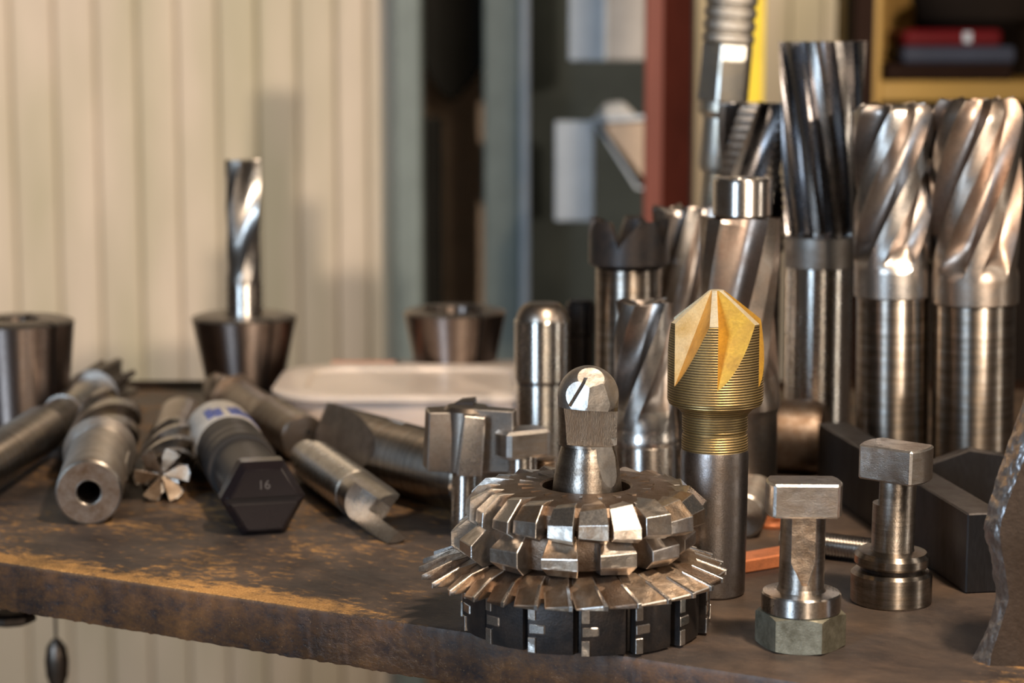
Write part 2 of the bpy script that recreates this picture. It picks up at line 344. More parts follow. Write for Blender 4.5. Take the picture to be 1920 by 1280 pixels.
WORN_LIT = ('tooth', 'tooth_br', 'headst', 'flute_br', 'tip')  # materials whose bevels take the painted highlight and wear colour
def mesh_of(name, g, mats, smooth=30, bevel=0, bevseg=1, bevang=25):
    b = g.bm() if isinstance(g, G) else g
    if bevel: smooth = min(smooth, 16)
    if bevel:
        ed = [e for e in b.edges if len(e.link_faces) == 2 and e.calc_face_angle(0) > R_(bevang)]
        ml_ = list(mats) if isinstance(mats, (list, tuple)) else [mats]; em = ml_[0] in WORN_LIT
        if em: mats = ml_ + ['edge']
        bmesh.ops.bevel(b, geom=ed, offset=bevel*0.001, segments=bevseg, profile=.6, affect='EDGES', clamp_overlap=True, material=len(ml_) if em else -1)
    me = bpy.data.meshes.new(name); b.to_mesh(me); b.free()
    for k in (mats if isinstance(mats, (list, tuple)) else [mats]): me.materials.append(M[k])
    me.shade_smooth(); me.set_sharp_from_angle(angle=R_(smooth)); return me
def boolean(g, cutters, name, mats, smooth=30, bevel=0):
    """solid g minus the cutters; cut faces take the material index of the cutter"""
    ml = mats if isinstance(mats, (list, tuple)) else [mats]
    def tmp(gg):
        me = mesh_of('tmp', gg, ml, 180); me.shade_flat(); o = bpy.data.objects.new('tmp', me); C.objects.link(o); return o
    a = tmp(g); cs = [tmp(c) for c in cutters]
    for c in cs:
        md = a.modifiers.new('b', 'BOOLEAN'); md.operation = 'DIFFERENCE'; md.object = c; md.solver = 'EXACT'
    dg = bpy.context.evaluated_depsgraph_get(); dg.update()
    me = bpy.data.meshes.new_from_object(a.evaluated_get(dg)); me.name = name
    for o in [a] + cs: bpy.data.objects.remove(o)
    if bevel:
        b = bmesh.new(); b.from_mesh(me)
        bmesh.ops.dissolve_limit(b, angle_limit=R_(1), verts=b.verts, edges=b.edges)
        ed = [e for e in b.edges if len(e.link_faces) == 2 and e.calc_face_angle(0) > R_(30)]
        try: bmesh.ops.bevel(b, geom=ed, offset=bevel*0.001, segments=2, affect='EDGES', clamp_overlap=True)
        except Exception: pass
        b.to_mesh(me); b.free()
    me.shade_smooth(); me.set_sharp_from_angle(angle=R_(smooth)); return me

def obj(name, me, parent=None, loc=None, rot=None):
    o = bpy.data.objects.new(name, me); C.objects.link(o)
    if parent: o.parent = parent
    if loc is not None: o.location = loc
    if rot is not None: o.rotation_euler = rot
    return o
def part(name, g, mats, parent, **kw): return obj(name, mesh_of(name, g, mats, **kw), parent)
def thing(name, label, cat, p=(0,0,0), rot=(0,0,0), group=None):
    o = bpy.data.objects.new(name, None); C.objects.link(o); o.location = W(*p); o.rotation_euler = rot; o.empty_display_size = .01
    o['label'] = label; o['category'] = cat
    if group: o['group'] = group
    return o
def struct(o, parent=None):
    if not parent: o['kind'] = 'structure'
    return o
def lying(name, label, cat, p0, p1, group=None, spin=0):     # local +Z runs from p0 to p1
    o = thing(name, label, cat, p0, (0,0,0), group); d = Vector(p1) - Vector(p0)
    q = d.to_track_quat('Z', 'X').to_matrix().to_4x4() @ Matrix.Rotation(spin, 4, 'Z'); o.rotation_euler = q.to_euler(); return o, d.length
def leanto(o, base, toppx, toppy, h):   # tilt a standing thing so that its top shows at a given place
    tgt = wp(toppx, toppy, base.y); d = Vector((tgt.x-base.x, 0, h)); o.rotation_euler.y = math.atan2(d.x, d.z)

# ------------------------------------------------------------------ structure: floor, walls, posts
struct(obj('floor', mesh_of('floor', box(-3000, 3500, -2500, 3900, -BZ-20, -BZ), 'concrete'), loc=W(0,0,-BZ)))
ROOT = bpy.data.objects
DW = 2650.0
def slab_px(x0, x1, D, depth, ztop=1500, zbot=-BZ, shift=True):
    a = wp(x0, 640, D).x; b = wp(x1, 640, D).x; return (a, b, D, D+depth, zbot, ztop)
wl = struct(obj('wall_back', mesh_of('wall_back', box(-2600, -135, DW+8, DW+60, -BZ, 1500), 'walld'), loc=W(0,0,-BZ)))
# fix: geometry built about bench datum
def fixz(o, dz=BZ): pass
ROOT['floor'].location = W(0,0,0); wl.location = W(0,0,0)
def boards(wall, xs_px, D, mat='wallp', depth=16, gap=.7):
    for a, b in zip(xs_px, xs_px[1:]):
        x0 = wp(a, 640, D).x; x1 = wp(b, 640, D).x
        g = prism([(x0+gap, depth), (x0+gap, 2.5), (x0+gap+4, 0), (x1-gap-5, 0), (x1-gap, 3), (x1-gap, depth)], -BZ, 1500)
        o = obj('panel', mesh_of('panel', g, mat, bevel=1.0), wall); o.location = Vector((0, D-8-4, 0))*.001 
xs = [-700,-560,-420,-300,-210,-120,-38,40,120,196,272,345,420,492,566,636,694,752]
boards(wl, xs, DW)
w2 = struct(obj('wall_rear', mesh_of('wall_rear', box(150, 1500, DW+308, DW+360, -BZ, 1500), 'walld'), loc=W(0,0,0)))
boards(w2, [1250,1330,1400,1470,1532,1600,1680,1760], DW+300)
# light switch-back return of the cream wall
def strut(name, x0, x1, D, depth, mat, z0=-BZ, z1=1500, **kw):
    a = slab_px(x0, x1, D, depth); g = box(a[0], a[1], 0, depth, z0, z1)
    o = obj(name, mesh_of(name, g, mat, bevel=3), loc=W(0, D, 0)); return o
struct(strut('trim_1', 742, 792, 2560, 90, 'post'))
struct(strut('trim_2', 908, 976, 2560, 60, 'post'))
struct(strut('trim_3', 976, 992, 2545, 75, 'greybox'))
struct(strut('wall_recess', 780, 920, 2900, 30, 'brownp'))
struct(strut('wall_machine', 985, 1300, 2700, 30, 'dkgreen'))
# black pointed cover standing in for the shadow in the gap
def px_poly(pts, D): return [(wp(x, y, D).x, wp(x, y, D).z) for x, y in pts]
def slabpoly(poly, depth):          # polygon in XZ extruded along +Y
    n = len(poly); v = [(x, 0, z) for x, z in poly] + [(x, depth, z) for x, z in poly]
    return G().add(v, [tuple(range(n)), tuple(reversed(range(n, 2*n)))] + [(i, n+i, n+(i+1)%n, (i+1)%n) for i in range(n)])
def tagm(name, me, label, cat, loc, group=None):
    o = obj(name, me, loc=loc); o['label'] = label; o['category'] = cat
    if group: o['group'] = group
    return o
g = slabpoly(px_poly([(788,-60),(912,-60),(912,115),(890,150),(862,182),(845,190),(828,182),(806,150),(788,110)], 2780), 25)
tagm('hanging_shadow', mesh_of('hanging_shadow', g, 'black', bevel=4), 'black hanging cover standing in for a pointed shadow in the gap between two grey-green posts', 'sheet', W(0,2780,0))
g = slabpoly(px_poly([(786,395),(812,385),(835,420),(838,640),(786,640)], 2780), 25)
tagm('hose', mesh_of('hose', lathe(ch(17,0,330,4)), 'black'), 'dark upright bundle standing in for shadow at the left side of the gap behind the collets', 'form', W(wp(808,560,2800).x, 2800, -190))  # black cylinder added in place of the upright shadow here
# red oxide post
p = thing('steel_post', 'oxide-red painted steel angle post rising behind the dark crown cutter', 'post', (wp(1205,400,1950).x, 1950, -BZ))
xw = wp(1295,400,1950).x - wp(1205,400,1950).x
part('flange', box(0, xw*.40, -4, 0, 0, 2300).tf(Matrix.Rotation(R_(14), 4, 'Z')), 'red', p, bevel=1.2)
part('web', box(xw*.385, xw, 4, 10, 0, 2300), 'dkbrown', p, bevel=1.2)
M['red_shaded'] = plain('oxide_red_shaded', (.035,.007,.004), .7, .03, var=.4, scale=12, streak=(1,1,.4))  # darker copy of the post red, shade painted into the web
p.children[1].data.materials[0] = M['red_shaded']
# grey enamel boxes on the machine
def bbox_thing(name, label, cat, D, x0, x1, y0, y1, depth, yaw, parts, group=None):
    a = wp(x0, y1, D); b = wp(x1, y0, D)
    t = thing(name, label, cat, a, (0,0,R_(yaw)), group); return t, b.x-a.x, b.z-a.z
t, wd, hh = bbox_thing('switch_box', 'pale grey box at the top edge of the photo left of the red post', 'box', 2250, 1066, 1212, -70, 114, 60, 0, None)
part('side_cover', box(0, wd*.5, -6, 0, 0, hh), 'greybox', t, bevel=2)
M['beigebox'] = plain('beige_grey_enamel', (.30,.275,.25), .5, .3)
part('body', box(4, wd, 0, 70, 0, hh), 'beigebox', t, bevel=2)
t, wd, hh = bbox_thing('switch_box', 'pale grey upright box left of the red post, below the other box', 'box', 2250, 1040, 1114, 226, 414, 60, 0, None)
part('front_cover', box(0, wd, -6, 0, 0, hh), 'greybox', t, bevel=2); part('body', box(3, wd-2, 0, 60, 3, hh-3), 'post', t, bevel=2)
g = slabpoly(px_poly([(1116,228),(1215,222),(1215,352),(1196,352)], 2230), 6)
t = thing('angled_bracket', 'grey triangular bracket between the lower grey box and the red post', 'bracket', (0,2230,0))
part('plate', g, 'brownp', t, bevel=1)
part('edge_rail', slabpoly(px_poly([(1112,226),(1124,226),(1212,338),(1212,356),(1194,356)], 2222), 6), 'greybox', t, bevel=1)
part('top_rail', slabpoly(px_poly([(1112,222),(1215,216),(1215,230),(1112,236)], 2222), 8), 'greybox', t, bevel=1)
g = hull([(x,y,z) for (x,y,z) in [(0,0,0),(48,0,0),(44,30,0),(4,30,0),(12,8,15),(30,6,18),(36,20,14),(14,22,16)]])
tagm('rag', mesh_of('rag', g, 'paper', bevel=2), 'pale crumpled rag lying on the grey bracket', 'rag', W(*wp(1112,222,2235)))
# yellow strip
t = thing('yellow_strap', 'yellow plastic strip hanging behind the steel fitting', 'strip', wp(1412,200,2300))
part('band', slabpoly([(-10,-60),(10,-60),(13,330),(-6,330)], 5), 'yellow', t, bevel=1)
part('clip', box(-26,-8,-2,4,4,20), 'yellow', t, bevel=1); part('clip', box(-20,-8,-2,4,52,66), 'yellow', t, bevel=1)
# cabinet and shelf on the right
struct(strut('trim_4', 1588, 1632, 2150, 60, 'dkbrown'))
cb = thing('ochre_cabinet', 'ochre painted open cabinet with a shelf at the upper right', 'cabinet', (wp(1630,400,2150).x, 2150, -BZ))
cw = 520
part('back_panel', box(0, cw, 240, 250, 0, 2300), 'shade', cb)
part('side_panel', box(0, 8, 0, 240, 900+zc(1630,215,Vector((0,2150,0))), 2300), 'cab', cb, bevel=1)
zs = wp(1700,190,2150).z + BZ; zs1 = wp(1700,152,2150).z + BZ
part('shelf', box(8, cw, 0, 240, zs, zs1), 'cab', cb, bevel=1.5)
part('lining', box(8, 82, 228, 239, zs1, 2300), 'cab', cb)
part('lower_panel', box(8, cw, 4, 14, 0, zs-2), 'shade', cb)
def shelf_item(name, label, cat, x0, x1, y0, y1, D, dep, mat, bev=2, z0=None):
    a = wp(x0, y1, D); b = wp(x1, y0, D); z = zs1-BZ if z0 is None else z0
    h = b.z - a.z
    return tagm(name, mesh_of(name, box(0, b.x-a.x, 0, dep, 0, h), mat, bevel=bev), label, cat, W(a.x, D, z)), z+h
o, z1 = shelf_item('flat_tray', 'flat dark tray lying on the ochre shelf', 'tray', 1660, 1900, 118, 150, 2168, 140, 'dkbrown')
o, z1 = shelf_item('flat_case', 'grey-blue flat case on the dark tray of the ochre shelf', 'case', 1694, 1905, 86, 118, 2180, 110, 'bluebox', 3, z1)
o, z1 = shelf_item('box_lid', 'red flat box on top of the grey-blue case on the ochre shelf', 'box', 1694, 1880, 54, 86, 2180, 105, 'redbox', 4, z1)
part('clasp', box(60, 68, -3, 0, 4, 14), 'greybox', o)
g = lathe([(0,0),(46,0),(62,10),(70,30),(70,60),(0,60)])
tagm('dark_bowl', mesh_of('dark_bowl', g, 'shade'), 'dark round bowl above the red box at the top right corner', 'bowl', W(wp(1835,30,2250).x, 2250, z1))

# ------------------------------------------------------------------ workbench
EA = at(0, 1052); EB = at(1500, 1278); ed = (EB-EA).normalized(); yaw = math.atan2(ed.y, ed.x)
E0 = EA - ed*400                                   # left end of the front edge
bench = thing('workbench', 'brown worn plywood workbench with the tan front edge', 'workbench', (E0.x, E0.y, 0), (0,0,yaw))
inv = Matrix.Rotation(-yaw, 4, 'Z')
def tl(p): return inv @ (Vector(p) - Vector((E0.x, E0.y, 0)))
LX = (EB-EA).length + 900
far = [tl((1100, 1520, 0)), tl((-620, 1520, 0))]
g = G(); n = 620; rows = [[], [], [], []]
def noise1(x, s, a, seed=0):
    v = 0
    for k in range(4): v += math.sin(x*s*(2.13**k) + seed*7.1 + k*1.7 + 2*math.sin(x*s*.37*(1.9**k)+seed)) / (1.6**k)
    return v*a/2.2
v = []
for i in range(n+1):
    x = LX*i/n; c = noise1(x, .35, .5, 1) + noise1(x, 1.7, .25, 2); c2 = noise1(x, .5, .7, 5) + rnd.uniform(-.25,.25)
    v += [(x, 2.2+c, 0), (x, .6+c*.6, -.5-abs(c)*.3), (x, .0+c*.4, -2.2), (x, .5, -22.6), (x, 1.2+c2*.5, -24+c2*.5)]
f = []
for i in range(n):
    for k in range(4): a = i*5+k; f.append((a, a+1, a+6, a+5))
o5 = len(v)
tl2 = [Vector((far[1].x-80, far[1].y, 0)), far[1], far[0], Vector((LX, far[0].y, 0))]
v += [(far[0].x, far[0].y, 0), (far[1].x, far[1].y, 0), (far[0].x, far[0].y, -24), (far[1].x, far[1].y, -24)]
f.append(tuple([i*5 for i in range(n+1)] + [o5, o5+1])); f.append(tuple([i*5+4 for i in range(n, -1, -1)] + [o5+3, o5+2]))
f.append((0, o5+1, o5+3, 4, 3, 2, 1)); f.append((o5+1, o5, o5+2, o5+3)); f.append((n*5, n*5+1, n*5+2, n*5+3, n*5+4, o5+2, o5))
part('top', G().add(v, f), 'bench', bench, smooth=35)
for wx, wy in ((-560, 1440), (560, 1440), (520, 700), (-560, 1260)):
    q = tl((wx, wy, 0)); part('leg', box(q.x-20, q.x+20, q.y-20, q.y+20, -BZ, -24), 'dark', bench, bevel=2)
q0 = tl((-600,1486,0)); q1 = tl((900,1486,0))
d = (q1-q0); ang = math.atan2(d.y, d.x)
g = box(0, d.length, 0, 36, -26, 1).tf(Matrix.Translation(q0) @ Matrix.Rotation(ang, 4, 'Z')); part('back_strip', g, 'dkbrown', bench, bevel=1)

# things under the bench at the lower left
b = wp(105, 1198, 1330)
t = thing('hanging_hook', 'dark oval steel hook hanging below the bench at the lower left', 'hook', (b.x, b.y, -24))
part('wire', lathe(ch(1.0, b.z+24, 0, .2), 12), 'hookm', t)
g = lathe([(0, b.z+24-34), (3.0, b.z+24-33), (5.2, b.z+24-24), (5.6, b.z+24-14), (4.6, b.z+24-5), (2, b.z+24), (0, b.z+25)], 32).tf(Matrix.Diagonal((1.35, 1.0, 1.0, 1.0)))
part('weight', g, 'hookm', t)
b = wp(18, 1166, 1150)
t = thing('clamp_screw', 'dark clamp knob under the front edge of the bench at the left', 'clamp', (b.x, b.y, -24))
part('screw', lathe(ch(3.5, -40, 0, .3), 20), 'hookm', t)
part('knob', lathe([(0,-7),(8,-7),(11,-5),(11,-2),(8,0),(0,0)], 8).tf(Matrix.Translation((0,0,-44)) @ Matrix.Scale(1.35, 4, (1,0,0))), 'hookm', t, smooth=20)

# ------------------------------------------------------------------ stack of milling cutters
SB = at(1098, 1168)
def cutter(name, label, z, cx, rotz, tilt=(0,0)):
    x = wp(cx, 1060, SB.y).x
    return thing(name, label, 'milling cutter', (x, SB.y, z), (R_(tilt[0]), R_(tilt[1]), rotz))
def ringof(t, name, mesh_list, n, phase=0, mats=None):
    for k in range(n):
        o = obj(name, mesh_list[k % len(mesh_list)], t, rot=(0, 0, phase + 2*math.pi*k/n))
# bottom: side and face cutter with brazed tips
t = cutter('side_face_cutter', 'dark side and face cutter with small brazed tips at the bottom of the cutter stack', 0, 1098, .04)
n = 15; sec = []
g = G()
us = [(0,1),(.05,.998),(.5,.98),(.84,.965),(.88,.92),(.94,.90),(.985,.905)]
pts = [((k+u)/n*2*math.pi, r) for k in range(n) for u, r in us]; cnt = len(pts)
v = []
for (rr, z, e) in ((16,1.5,0),(46,1.5,0),(53,1,1),(53.4,3,1),(53.4,20.5,1),(53,22,1),(46,21.5,0),(16,21.5,0)):
    v += [polar(rr*(r if e else 1), a, z) for a, r in pts]
f = [(j*cnt+i, j*cnt+(i+1)%cnt, ((j+1)%8)*cnt+(i+1)%cnt, ((j+1)%8)*cnt+i) for j in range(8) for i in range(cnt)]
part('body', G().add(v, f), 'dark', t, smooth=25)
tipm = mesh_of('carbide_tip', wedge([(47,15),(53.9,15),(53.9,21.8),(47,21.8)], [(47,15),(53.8,15),(53.8,21.8),(47,21.8)], -.0, .062).merge(
    wedge([(47,.8),(53.9,1.2),(53.9,7.6),(47,7.6)], [(47,1.2),(53.8,1.2),(53.8,7.6),(47,7.6)], 0, .062)), 'tooth', bevel=.2)
slotm = mesh_of('braze_slot', wedge([(47,8.8),(53.6,8.8),(53.6,13.4),(47,13.4)], [(47,9.1),(53.0,9.1),(53.0,13.0),(47,13.0)], 0.002, .135), 'tip', bevel=.5)
for k in range(n):
    a = 2*math.pi*k/n; obj('carbide_tip', tipm, t, rot=(0,0,a)); obj('braze_slot', slotm, t, rot=(0,0,a))
# third: large single angle cutter
t = cutter('angle_cutter', 'widest milling cutter with many slanted saw teeth, second from the bottom of the stack', 22, 1074, .1, (0.0, 0.0))
part('body', tube([(16,0),(50,0),(54,1.0),(54.5,3.0),(50,6.2),(44,8.8),(30,10.5),(16,10.5)], 96), 'cutter', t)
n = 29; st = 2*math.pi/n
def t3(h, da, m):
    PL = [(44,9.9,0),(52,8.0,0),(65.3,3.0,.03),(65.3,.9,.03),(56,.2,0),(44,1,0)]
    PT = [(44,9.2,0),(52,4.8,0),(59.6,.4+h,.03),(59.6,-.2,.03),(55,.0,0),(44,1,0)]
    return mesh_of('tooth', wedge(PL, PT, 0, -st*da), m, bevel=.35)
ms = [t3(.2, .87, 'tooth_br'), t3(.5, .86, 'cutter'), t3(.1, .88, 'tooth_br'), t3(.3, .85, 'tooth_br')]
for k in range(n): obj('tooth', ms[(k*7) % 4], t, rot=(0, 0, st*k))
landm = mesh_of('cutting_land', wedge([(52.2,8.15,0),(65.6,3.15,.03),(65.6,1.0,.03),(56,.6,0)], [(52.2,8.1,0),(65.2,3.0,.03),(65.2,1.0,.03),(56,.6,0)], .004, -.020), 'tip', bevel=.12)
for k in range(n): obj('cutting_land', landm, t, rot=(0, 0, st*k))
# second: coarse double angle cutter
t = cutter('double_angle_cutter', 'coarse milling cutter with thirteen blocky teeth, third from the bottom of the stack', 31.4, 1074, .02, (0, -.4))
part('body', tube([(16,0),(38,0),(40,1.5),(40.5,5),(40.5,13),(39.5,16),(34,17.0),(16,17.0)], 96), 'cutter', t)
n = 13; st = 2*math.pi/n
def t2(dz, m):
    PL = [(36,17.2,0),(43.5,17.0,0),(52.2,10.0+dz,.0),(52.2,4.6,.0),(46.5,.2,0),(36,.6,0)]
    PT = [(36,16.4,0),(42.0,15.8,0.03),(50.3,9.4+dz,.0),(50.3,5.0,.0),(45,.8,.03),(36,.8,0)]
    return mesh_of('tooth', wedge(PL, PT, 0, -st*.62), [m, 'tip'], bevel=.3)
ms = [t2(0,'tooth'), t2(1.0,'tooth'), t2(-.6,'tooth_br'), t2(.6,'tooth')]
for k in range(n): obj('tooth', ms[(k*5) % 4], t, rot=(0, 0, st*k - .13))
# top cutter
t = cutter('convex_cutter', 'milling cutter with a wide bore and bright chamfered teeth, topmost of the stack', 47.2, 1098, .0, (-.3, .5))
part('body', tube([(18.7,0),(34,0),(41,.6),(43,3),(43,8.5),(40.5,11.8),(36,13.0),(24,13.3),(19.6,13.3),(18.7,12.6)], 96), 'cutter', t)
n = 22; st = 2*math.pi/n
def t1(c, m, m2, w=.77, b=0):
    PL = [(32,12.9,0),(41,13.4,0),(43.8+c,13.2-c*.3,0),(51.2,6.6+b,.0),(51.6,.4,.0),(47.6,-1.9,0),(36,.3,0)]
    PT = [(32,12.3,.05),(40,12.4,.02),(42.4+c,11.4-c*.3,0),(49.0,5.8+b,.0),(49.4,.8,.0),(46.0,-1.0,0),(36,.5,0)]
    g = wedge(PL, PT, 0, -st*w); g.m = [0]*len(g.m)
    g.m[2+2] = 1
    return mesh_of('tooth', g, [m, m2], bevel=.22)
ms = [t1(0,'tooth','tip'), t1(2.2,'tooth_br','tip',.84), t1(-2,'tooth','tooth',.78,2.4), t1(1.0,'tooth','tooth_br',.86), t1(-1,'tooth','tip',.80,-1.5)]
order = [0,4,2,1,3,0,1,2,4,0,3,1,2,0,4,3,0,1,4,2,3,1]
for k in range(n): obj('tooth', ms[order[k]], t, rot=(R_(rnd.uniform(-.6,.6)), R_(rnd.uniform(-.6,.6)), st*k + rnd.uniform(-.012,.012)))
grm = mesh_of('scratch_ridge', wedge([(22,13.2),(29,13.2),(29,13.9),(25,13.6)], [(23,13.2),(28,13.2),(28,13.4),(25,13.4)], 0, -.05), 'tooth_br')
for k in range(n): obj('tooth_root', grm, t, rot=(0, 0, st*k+.05))

# ball nose cutter standing in the bore
bx = wp(1101, 900, SB.y)
t = thing('ball_nose_cutter', 'stubby ball nose cutter with ground facets standing in the bore of the top cutter', 'ball nose cutter', (bx.x, SB.y, 48.4), (0, R_(.3), 0))
zt = 63.0; br = 12.9; prof = [(0,0),(14.2,0),(14.9,.8),(14.9,9),(14.0,17),(12.3,25),(11.2,28.4),(10.9,29.4),(12.3,29.6),(12.4,40),(12.7,46)]
for k in range(0, 15): a = R_(90*k/14); prof.append((br*math.cos(a), zt-br+br*math.sin(a)))
prof[-1] = (0, zt)
body = lathe(prof, 96); cuts = []; bc = Vector((0, 0, zt-br))
def dirv(az, el): return Vector((math.cos(R_(el))*math.cos(R_(az)), math.cos(R_(el))*math.sin(R_(az)), math.sin(R_(el))))
def facet(az, el, d, m=1): n_ = dirv(az, el); cuts.append(halfspace(bc + n_*d, n_, m=m))
facet(-112, 10, 11.5); facet(-70, 6, 11.4); facet(-84, 50, 11.6); facet(-36, 14, 11.7)
for i_, q_ in enumerate(body.f):
    if all(body.v[k_].z > 41 for k_ in q_): body.m[i_] = 3
# flute face running down from the facets to the step
cuts.append(box(-30, 30, -30, 0, 29.8, 45, 2).tf(Matrix.Rotation(R_(14), 4, 'Z') @ Matrix.Translation((0,-8.6,0)) @ Matrix.Rotation(R_(-5), 4, 'X') @ Matrix.Rotation(R_(5), 4, 'Y')))
# teardrop flat on the lower right
n_ = dirv(-48, 15.6); q = polar(14.6, R_(-48), 12.5); hb_ = halfspace(q, n_, m=1, size=60)
for x in hb_.v:
    if x.z > 34: x.z = 34 
cuts.append(box(-20, 20, -2, 21, 0, 30, 1).tf(Matrix.Translation(q) @ n_.to_track_quat('Z', 'Y').to_matrix().to_4x4()))
# narrow gash between the ball halves at the upper left
cuts.append(box(-.7, .7, -20, -7.5, -3, 18, 2).tf(Matrix.Translation((-6.6,0,zt-13)) @ Matrix.Rotation(R_(30), 4, 'Y')))
me = boolean(body, cuts, 'ball_head', ['turned', 'facet', 'bflute', 'facet2'], 20)
obj('body', me, t)

# ------------------------------------------------------------------ yellow countersink
B = at(1336, 1110)
t = thing('countersink', 'yellow coated countersink with a conical fluted head standing right of the cutter stack', 'countersink', B)
part('shank', lathe([(0,0),(13.6,0),(14.4,1),(14.9,30),(15.2,64),(14.8,66),(0,66)], 96), 'cshank', t)
part('neck', lathe([(0,66),(14.8,66),(14.7,72),(14.0,74),(14.6,75),(14.6,82),(17.0,84.6),(0,84.6)], 96), 'brass', t)
RH = 21.3
body = lathe([(0,84),(16,84),(20.6,86.6),(RH,88.5),(RH,123.5),(3.2,137.2),(0,137.5)], 120)
for i_, q_ in enumerate(body.f):
    if all(body.v[k_].z > 123.3 for k_ in q_): body.m[i_] = 2
cuts = []
def csgash(phi):
    e = Vector((math.cos(phi), math.sin(phi), 0))
    A = polar(RH+.0, phi, 95.5); Bp = polar(2.6, phi, 137.6); Cc = polar(RH+.1, phi+R_(50), 123.6); 
    B2 = Bp + (Bp-A)*.30 ; A2 = A + (A-Bp)*.02
    nrm = (Bp-A).cross(Cc-A).normalized()
    if nrm.z < 0: nrm = -nrm
    ex = e*26 + Vector((0,0,14))
    Cx = Cc + (Cc-Bp)*.0
    # quad on the face: A2 -> below-right overshoot -> C -> B2
    D = Cc + (A-Bp)*.55 
    pts = [A2 + (A-Bp)*.6, D, Cc, B2]
    v = pts + [q+ex for q in pts]
    g = G().add(v, [(0,1,2,3),(7,6,5,4),(0,4,5,1),(1,5,6,2),(2,6,7,3),(3,7,4,0)], 1)
    g.m = [1,1,1,1,1,2]
    return g
for k in range(6): cuts.append(csgash(R_(-93 + 60*k)))
me = boolean(body, cuts, 'head', ['brass', 'gold', 'goldedge'], 20)
obj('head', me, t)

# ------------------------------------------------------------------ T bolts
def round_head(w_, d_, z0, z1, rr, n=10):     # block with rounded ends in plan
    pts = []
    for i in range(n+1): a = R_(-38+76*i/n); pts.append((w_/2 - rr + rr*math.cos(a)*1.0, d_/2*math.sin(a)/math.sin(R_(38))))
    for i in range(n+1): a = R_(142+76*i/n); pts.append((-w_/2 + rr + rr*math.cos(a), d_/2*math.sin(a)/math.sin(R_(38))*1.0))
    return prism(pts, z0, z1)
def hexnut(R, h, n=6):
    pr = []; g = lathe([(0,0),(R*.86,0),(R+2,h*.10),(R+2,h*.86),(R*.88,h),(0,h)], 96)
    cuts = [halfspace(polar(R*.866, R_(60*k), h/2), polar(1, R_(60*k), 0), m=0) for k in range(6)]
    return boolean(g, cuts, 'nut', ['nut'], 18)
B = at(1500, 1207)
t = thing('hex_nut', 'greenish grey hex nut under the collar of the front T-bolt', 'nut', B, (0,0,R_(20)))
obj('body', hexnut(18.6, 14.5), t)
t = thing('t_bolt', 'steel T-bolt with a flat filed down its neck standing on the hex nut', 'bolt', (B.x, B.y, 14.5), (0, R_(.4), 0))
part('collar', lathe([(0,0),(15.6,0),(16.3,.6),(16.3,7.4),(15.7,8.1),(9,8.8),(0,8.8)], 96), 'wash', t)
sh = lathe([(0,8.5),(10.2,8.5),(9.3,10.2),(9.2,42),(0,42)], 96)
cut = box(-5.8, 4.4, -20, -7.4, 20, 60, 1).tf(Matrix.Rotation(R_(0), 4, 'X')).merge(G())
c2 = hull([(-5.8,-20,22),(4.4,-20,22),(-1,-20,12.5),(1.4,-20,12.5),(-5.8,-7.5,22),(4.4,-7.5,22),(-1,-7.9,12.5),(1.4,-7.9,12.5),(-5.8,-7.3,50),(4.4,-7.3,50),(-5.8,-20,50),(4.4,-20,50)], 1)
obj('neck', boolean(sh, [c2], 'neck', ['turned', 'tooth_br'], 25), t)
hd = round_head(31, 19.5, 40.5, 54.5, 11)
part('head', hd, 'headst', t, bevel=.8)
B = at(1670, 1126)
t = thing('round_nut', 'thick round steel nut under the rear T-bolt', 'nut', B, (0,0,0))
g = lathe([(0,0),(17.4,0),(17.9,.8),(17.9,13),(16.4,14.4),(0,14.4)], 96)
obj('body', boolean(g, [halfspace((-12.6,-12.6,5), (-1,-1,0), m=0)], 'body', ['cutter'], 25), t)
t.children[0].data.materials[0] = M['shank']
t = thing('t_bolt', 'T-bolt with an angled head standing on the round nut before the dark bar', 'bolt', (B.x, B.y, 14.4), (0, R_(1.0), R_(-38)))
part('spigot', lathe(ch(13.6, 0, 2.6, .2), 72), 'dark', t)
part('collar', lathe([(0,2.4),(15.8,2.4),(16.6,3.4),(16.6,6.6),(15,8.6),(9,9.4),(0,9.4)], 96), 'shank', t)
sh = lathe([(0,8.5),(10.0,8.5),(9.4,10.4),(9.4,43),(0,43)], 96)
obj('neck', boolean(sh, [box(-20,-6.6,-20,20,30,60,1).tf(Matrix.Rotation(R_(30),4,'Z'))], 'neck', ['turned', 'matte'], 25), t)
part('head', round_head(30, 21, 41.0, 56.4, 11), 'headst', t, bevel=.8)
B = at(978, 1010)
t = thing('t_bolt', 'small steel T-bolt with a chamfered head standing just behind the cutter stack', 'bolt', B, (0, 0, R_(28)))
part('neck', lathe(ch(7.6, 0, 44, .4), 72), 'polish', t)
part('head', round_head(27, 17, 42, 56, 9), 'headst', t, bevel=1.8)
B2 = at(1019, 1000)
t = thing('threaded_stud', 'brassy threaded stud upright behind the small T-bolt', 'stud', B2)
pr = [(0,0)]; z = 0
while z < 40: pr += [(5.2, z), (6.4, z+1.0)]; z += 2.0
part('thread', lathe(pr + [(0, z)], 32), 'tooth_br', t)

